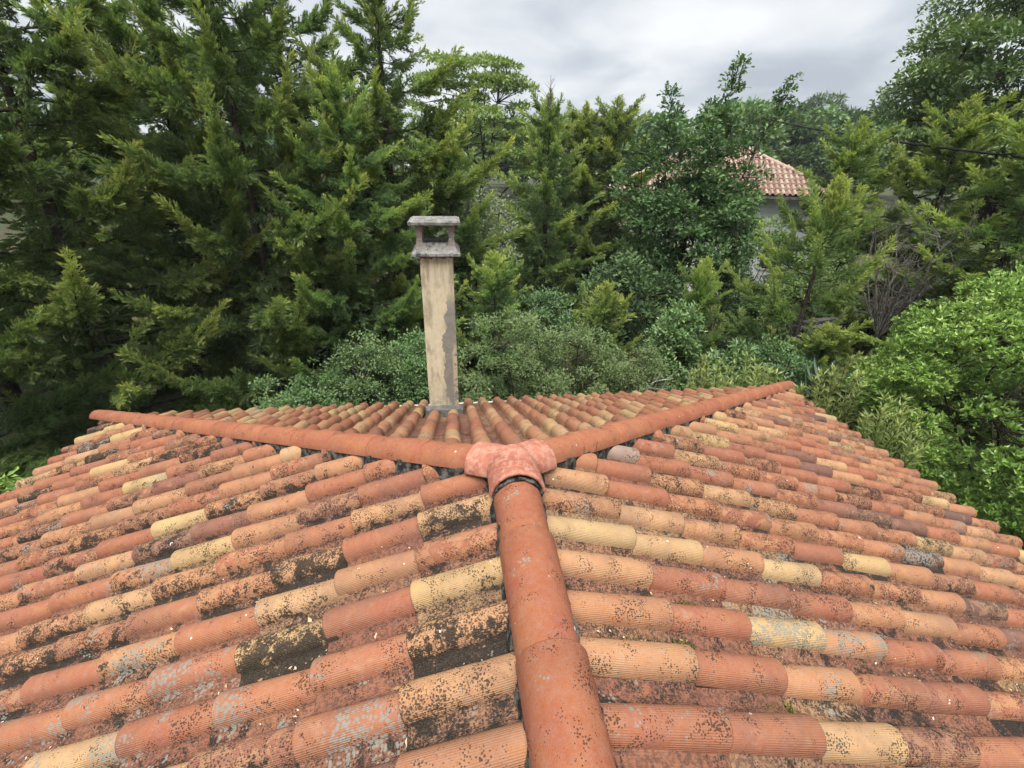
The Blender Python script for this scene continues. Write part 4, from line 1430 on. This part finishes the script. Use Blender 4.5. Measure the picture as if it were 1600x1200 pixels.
# oleanders
def oleander(label, loc, w, h, seed, n=30):
    rng = np.random.default_rng(seed)
    lv, wood = Leaves(), MB()
    for i in range(n):
        a = rng.uniform(0, 6.28)
        r = w * math.sqrt(rng.uniform(0, 1))
        top = np.array([r * math.cos(a), r * math.sin(a), h * rng.uniform(0.72, 1.0) * (1 - 0.22 * (r / w) ** 2)])
        b = np.array([r * 0.3 * math.cos(a), r * 0.3 * math.sin(a), 0])
        pts = curve(b, top, rng, 0.06, 9)
        wood.tube(pts[::2], np.linspace(0.018, 0.005, 5), 4)
        tg = unit(np.gradient(pts, axis=0))
        ts = np.linspace(0.35, 1.0, 15)
        p = np.array([np.interp(ts, np.linspace(0, 1, 9), pts[:, k]) for k in range(3)]).T
        d = np.array([np.interp(ts, np.linspace(0, 1, 9), tg[:, k]) for k in range(3)]).T + rng.normal(size=(15, 3)) * 0.12
        lv.add(WHORL[i % 3], frames(d, rng), rng.uniform(0.13, 0.19, 15), p, 0.25 + 0.35 * ts + rng.normal(0, 0.06, 15))
    plant('oleander_shrub', label, 'shrub', loc, 0, 1, lv.mesh('foliage'), wood.mesh('stem', True), L_OLE, M_BARK, 'oleanders beyond the right eave', ('stem', 'foliage'))


oleander('pale-leaved oleander peeping over the far eave near the right hip', (4.5, 7.45, 0), 0.45, 2.95, 81, 22)
oleander('narrow-leaved oleander behind the right hip end', (5.5, 7.5, 0), 0.65, 3.05, 82, 34)
oleander('narrow-leaved oleander beyond the right eave, nearer the hip end', (6.5, 6.7, 0), 0.65, 3.1, 83, 34)
oleander('narrow-leaved oleander beyond the right eave, beside the glossy bush', (6.45, 5.45, 0), 0.55, 3.0, 84, 34)

# blue-green strap-leaved plant
rng = np.random.default_rng(91)
lv = Leaves()
d = unit(np.c_[rng.normal(size=(40, 2)) * 0.5, np.ones(40)])
lv.add(leaf_proto(1, 0.05, 0.1, 0.25), frames(d, rng), rng.uniform(0.7, 1.1, 40), np.c_[rng.normal(size=(40, 2)) * 0.05, np.full(40, 1.6)], rng.uniform(0.3, 0.7, 40))
mb = MB().tube([(0, 0, 0), (0.02, 0, 0.8), (0, 0, 1.65)], [0.07, 0.06, 0.05], 7)
plant('strap_leaf_plant', 'blue-green strap-leaved plant between the oleanders and the block wall', 'plant', (7.1, 7.7, 0), 0, 1, lv.mesh('foliage'), mb.mesh('stem', True), L_BLUE, parts=('stem', 'foliage'))

# bare bleached stick, centre right
def bare_branches(name, label, loc, mat, seed, h, n, spread, r0, cat='branch', sub=5):
    rng = np.random.default_rng(seed)
    mb = MB()
    for i in range(n):
        a = rng.uniform(0, 6.28)
        e = np.array([math.cos(a) * spread * rng.uniform(0.3, 1), math.sin(a) * spread * rng.uniform(0.3, 1), h * rng.uniform(0.6, 1)])
        c = curve((0, 0, 0), e, rng, 0.1, 7)
        mb.tube(c, np.linspace(r0, r0 * 0.25, 7), 5)
        for j in range(sub):
            k = rng.integers(2, 7)
            f = c[k] + np.array([rng.normal() * 0.3, rng.normal() * 0.3, rng.uniform(0.0, 0.45)]) * h * 0.35
            cc = curve(c[k], f, rng, 0.12, 4)
            mb.tube(cc, np.linspace(r0 * 0.4, r0 * 0.1, 4), 4)
            for q in range(2):
                f2 = cc[2] + rng.normal(size=3) * h * 0.07
                mb.tube(curve(cc[2], f2, rng, 0.1, 3), np.linspace(r0 * 0.2, r0 * 0.08, 3), 3)
    o = mb.build(name, mat, None, True)
    o.location = loc
    tag(o, label, cat)
    return o


bare_branches('bare_shrub', 'small bleached leafless shrub standing behind the far eave, right of centre', (4.1, 8.35, 0), M_BIRCH, 95, 2.75, 3, 0.35, 0.022, 'shrub', 4)
dead = bare_branches('dead_branches', 'tangle of bare grey dead branches above the glossy bush', (9.75, 9.3, 2.4), M_TWIG, 96, 2.7, 18, 1.1, 0.024, 'branch', 11)

# ------------------------------------------------------------------ boundary wall of concrete blocks with a coping
wa, wb = np.array([8.3, 10.25]), np.array([12.2, 11.3])
wl = np.linalg.norm(wb - wa)
ang = math.atan2(wb[1] - wa[1], wb[0] - wa[0])
wallo = tag(empty('block_wall', (wa[0], wa[1], 0), ang), 'grey concrete block garden wall with a pale coping behind the right bushes', 'wall')
wh = 2.35
MB().box(0, wl, -0.08, 0.08, -0.15, wh - 0.003).build('mortar_core', M_BLOCK, wallo)
bl = MB().box(0.006, 0.494, -0.1, 0.1, 0.006, 0.194).mesh('block')
bl.materials.append(M_BLOCK)
for r_ in range(6, 12):
    for c_ in range(int(wl / 0.5)):
        link('block', bl, wallo, None, Matrix.Translation((c_ * 0.5 + (0.25 if r_ % 2 else 0) * (c_ < int(wl / 0.5) - 1), random.gauss(0, 0.003), r_ * 0.2 + 0.1)))
cp = MB().hexa([(0, -0.15, 0), (0.99, -0.15, 0), (0.99, 0.15, 0), (0, 0.15, 0), (0, -0.14, 0.05), (0.99, -0.14, 0.05), (0.99, 0.14, 0.05), (0, 0.14, 0.05)]).mesh('coping_stone')
cp.materials.append(M_CAP)
for c_ in range(int(wl)):
    link('coping_stone', cp, wallo, None, Matrix.Translation((c_ * 1.0, 0, wh)))

# ------------------------------------------------------------------ neighbour's house
M_WHITE = simple_mat('white_render', (0.50, 0.51, 0.52), (0.56, 0.56, 0.56), 3.0, 0.9)
M_NROOF = tile_material('pale_neighbour_tile', False, [(0.0, (0.23, 0.14, 0.10)), (0.4, (0.29, 0.19, 0.145)), (0.62, (0.36, 0.26, 0.21)), (0.9, (0.40, 0.31, 0.26))])
M_GLASS = simple_mat('dark_glass', (0.03, 0.035, 0.04), (0.05, 0.055, 0.06), 3.0, 0.15, 0.05)
nb_ = tag(empty('neighbour_house', (13.6, 25.2, 0), R(-22)), 'white neighbouring house with a pale pink tiled hip roof behind the oak', 'house')
hx, hy, ez, rz_ = 5.2, 3.8, 4.85, 6.75
MB().box(-hx + 0.5, hx - 0.5, -hy + 0.5, hy - 0.5, -0.2, ez - 0.02).build('wall', M_WHITE, nb_)
rl = hx - hy
mb = MB()
c4 = [(-hx, -hy, ez), (hx, -hy, ez), (hx, hy, ez), (-hx, hy, ez)]
mb.add(c4 + [(-rl, 0, rz_), (rl, 0, rz_)], [[0, 1, 5, 4], [2, 3, 4, 5], [3, 2, 1, 0]], [[1, 2, 5], [3, 0, 4]])
nroof = mb.build('roof', M_DECK, nb_)
nlo = tile_proto(5, rings=1, L=0.475)
accV, accF, accU, accL, an = [], [], [], [], 0
sl_ = (rz_ - ez) / hy
c_, s_ = math.cos(math.atan(sl_)), math.sin(math.atan(sl_))
V0, F0, U0 = nlo
F0 = np.concatenate([F0[:, [0, 1, 2]], F0[:, [0, 2, 3]]])
for side in range(4):
    half, run = (hx, hy) if side % 2 == 0 else (hy, hy)
    rot = Matrix.Rotation(side * math.pi / 2, 4, 'Z')
    depth = hy if side % 2 == 0 else hx
    for kr in range(int(2 * half / Q)):
        xx = -half + (kr + 0.5) * Q
        for kc in range(int(run / 0.40) + 1):
            yy = kc * 0.40
            if yy + 0.2 > min(half - abs(xx), run) + 0.12:
                continue
            M = rot @ Matrix.Translation((xx, -depth + yy - 0.02, ez + sl_ * yy + 0.03)) @ Matrix(((1, 0, 0, 0), (0, c_, -s_, 0), (0, s_, c_, 0), (0, 0, 0, 1)))
            Mn = np.array(M)
            accV.append(V0 @ Mn[:3, :3].T + Mn[:3, 3])
            accF.append(F0 + an)
            accU.append(U0)
            rr = random.random()
            accL.append(np.tile(np.array([random.gauss(0.62, 0.1) if rr < 0.75 else random.gauss(0.4, 0.05), 0.05, 0.05]), (len(V0), 1)))
            an += len(V0)
f2 = link('roof_tile_field', npmesh('roof_tile_field', np.concatenate(accV), np.concatenate(accF), True, None, np.concatenate(accU), np.concatenate(accL)), nroof, M_NROOF)
f2['kind'] = 'stuff'
for (p, q_) in (((-rl, 0, rz_), (rl, 0, rz_)), ((rl, 0, rz_), (hx, -hy, ez)), ((-rl, 0, rz_), (-hx, -hy, ez)), ((rl, 0, rz_), (hx, hy, ez)), ((-rl, 0, rz_), (-hx, hy, ez))):
    o = link('ridge_cap', MB().tube([Vector(p) + Vector((0, 0, 0.06)), Vector(q_) + Vector((0, 0, 0.06))], 0.11, 8).mesh('ridge_cap', True), nroof, M_NROOF)
    o['look'] = [0.55, 0.05, 0.05]
MB().box(-hx - 0.05, hx + 0.05, -hy - 0.13, -hy - 0.03, ez - 0.12, ez - 0.02).build('gutter', M_BLOCK, nb_)
MB().box(hx + 0.03, hx + 0.13, -hy, hy, ez - 0.12, ez - 0.02).build('gutter', M_BLOCK, nb_)
for (x, z) in ((-3.2, 3.2), (0.0, 3.2), (2.9, 2.1), (-3.2, 0.9)):
    wdw = MB().box(x - 0.55, x + 0.55, -hy + 0.44, -hy + 0.52, z - 0.6, z + 0.6).build('window', M_PVC, nb_)
    for sx in (-1, 1):
        link('pane', MB().box(x + sx * 0.26 - 0.22, x + sx * 0.26 + 0.22, -hy + 0.43, -hy + 0.438, z - 0.52, z + 0.52).mesh('pane'), wdw, M_GLASS)

# ------------------------------------------------------------------ overhead cable
lmp = nb_.matrix_basis.inverted() @ Vector((13.57, 21.99, 0))
link('cable_mast', MB().tube([(lmp.x, lmp.y, 3.9), (lmp.x, lmp.y, 6.0), (lmp.x, lmp.y, 8.05)], 0.035, 8).mesh('cable_mast', True), nb_, M_BLOCK)
p0, p1 = np.array([13.57, 21.99, 7.99]), np.array([10.6, 8.0, 6.24])
ext = p1 + (p1 - p0) * 1.3 + np.array([0, 0, 0.5])
pts = []
for t in np.linspace(0.0, 1.9, 50):
    p = p0 + (p1 - p0) * t
    pts.append(p + np.array([0, 0, 0.45 * t * (t - 1)]))
cab = tag(empty('overhead_cable', tuple(p0)), 'black overhead cable crossing in front of the trees at right', 'cable')
mb = MB()
mb.tube(np.array(pts) - p0, 0.028, 6)
link('cable', mb.mesh('cable', True), cab, M_SOOT)
for t0, t1, r_ in ((0.0, 0.10, 0.045), (0.16, 0.2, 0.05), (0.24, 0.27, 0.05)):
    seg = []
    for t in np.linspace(t0, t1, 5):
        p = p0 + (p1 - p0) * t
        seg.append(p + np.array([0, 0, 0.45 * t * (t - 1)]) - p0)
    link('clamp', MB().tube(seg, [r_ * 0.6, r_, r_ * 0.7, r_, r_ * 0.5], 7).mesh('clamp', True), cab, M_SOOT)

# ------------------------------------------------------------------ distant trees
far_rng = np.random.default_rng(77)
FT = [broadleaf_meshes(200 + i, dome_clumps(200 + i, 110, 4.0, 4.0, 4.2, 6.6, 1.0, 0.55), KITE, 0.55, 70, 0.25, 0.7, limbs=8, fork=0.35, tone0=0.4) for i in range(3)]
names = ['far tree above the rounded cypress', 'far tree left of the oak shoots', 'far tree behind the oak', 'far tree over the tiled ridge', 'far tree right of the tiled house',
         'far tree left of the tall pine', 'far tree below the pine', 'far tree right of the pine', 'far tree at the foot of the big right tree', 'far tree behind the light green tree', 'far tree behind the centre cypress', 'far tree behind the big right tree']
spots = [(12, 52, 10.3), (18, 55, 10.6), (24, 58, 11.5), (29, 50, 11.2), (35, 52, 12.0), (36, 62, 13.5), (41, 55, 12.0), (46, 54, 12.5), (47, 46, 12.0), (2, 60, 11.0), (8, 58, 10.0), (52, 44, 12.5)]
for i, ((x, y, h), nm) in enumerate(zip(spots, names)):
    cm, tm = FT[i % 3]
    s = h / 11.2
    plant('distant_tree', 'hazy green ' + nm, 'tree', (x, y, 0), far_rng.uniform(0, 6.28), (s * 1.05, s * 1.05, s), cm, tm, L_OAK if i % 2 else L_BIG, M_BARK, 'trees along the horizon')


def pine(label, loc, h, seed, sc=1.0):
    rng = np.random.default_rng(seed)
    n = 26
    a = rng.uniform(0, 6.28, n)
    r = 3.0 * np.sqrt(rng.uniform(0, 1, n))
    z = h - 0.6 - 0.18 * r ** 2 * 0.9 - rng.uniform(0, 2.2, n)
    cl = np.c_[r * np.cos(a), r * np.sin(a), z, rng.uniform(0.6, 1.05, n)]
    c, t = broadleaf_meshes(seed, cl, leaf_proto(1, 0.25), 0.45, 120, 0.24, 0.5, limbs=9, fork=0.72, tone0=0.4)
    plant('pine_tree', label, 'tree', loc, 0, sc, c, t, L_PINE, M_BARK, 'pines on the horizon')


pine('flat-topped pine standing highest on the horizon, right of the oak shoots', (45.0, 60.0, 0), 14.6, 301)
pine('second pine on the horizon, just right of the highest one', (48.3, 58.5, 0), 13.2, 302)
pine('slender pine on the horizon left of the highest one', (39.5, 62.5, 0), 13.2, 303)

# far woodland closing the horizon: one mass
cl = []
for i in range(420):
    a = R(far_rng.uniform(-75, 85))
    d = far_rng.uniform(85, 150)
    h = far_rng.uniform(7, 12)
    for k in range(3):
        cl.append([d * math.sin(a) + far_rng.normal() * 2, d * math.cos(a) + far_rng.normal() * 2, h * far_rng.uniform(0.35, 1.0), far_rng.uniform(1.8, 3.0)])
wm, _ = broadleaf_meshes(401, np.array(cl), KITE, 1.4, 42, 0.3, 0.85, twig=False, limbs=1, fork=0.02, tone0=0.4)
w = link('woodland', wm, None, L_OAK)
tag(w, 'far woodland closing the horizon behind everything', None, None, 'stuff')

# ------------------------------------------------------------------ thin haze over the garden and the country behind
hz = link('haze', MB().box(-260, 260, -60, 260, -2, 24).mesh('haze'))
m = bpy.data.materials.new('haze')
m.use_nodes = True
nt = m.node_tree
nt.nodes.clear()
vol = nd(nt, 'ShaderNodeVolumePrincipled', {'Color': (0.82, 0.88, 0.95, 1), 'Density': 0.0005})
nd(nt, 'ShaderNodeOutputMaterial', {'Volume': vol.outputs[0]})
hz.data.materials.append(m)
tag(hz, 'thin pale haze between the garden and the horizon', None, None, 'stuff')
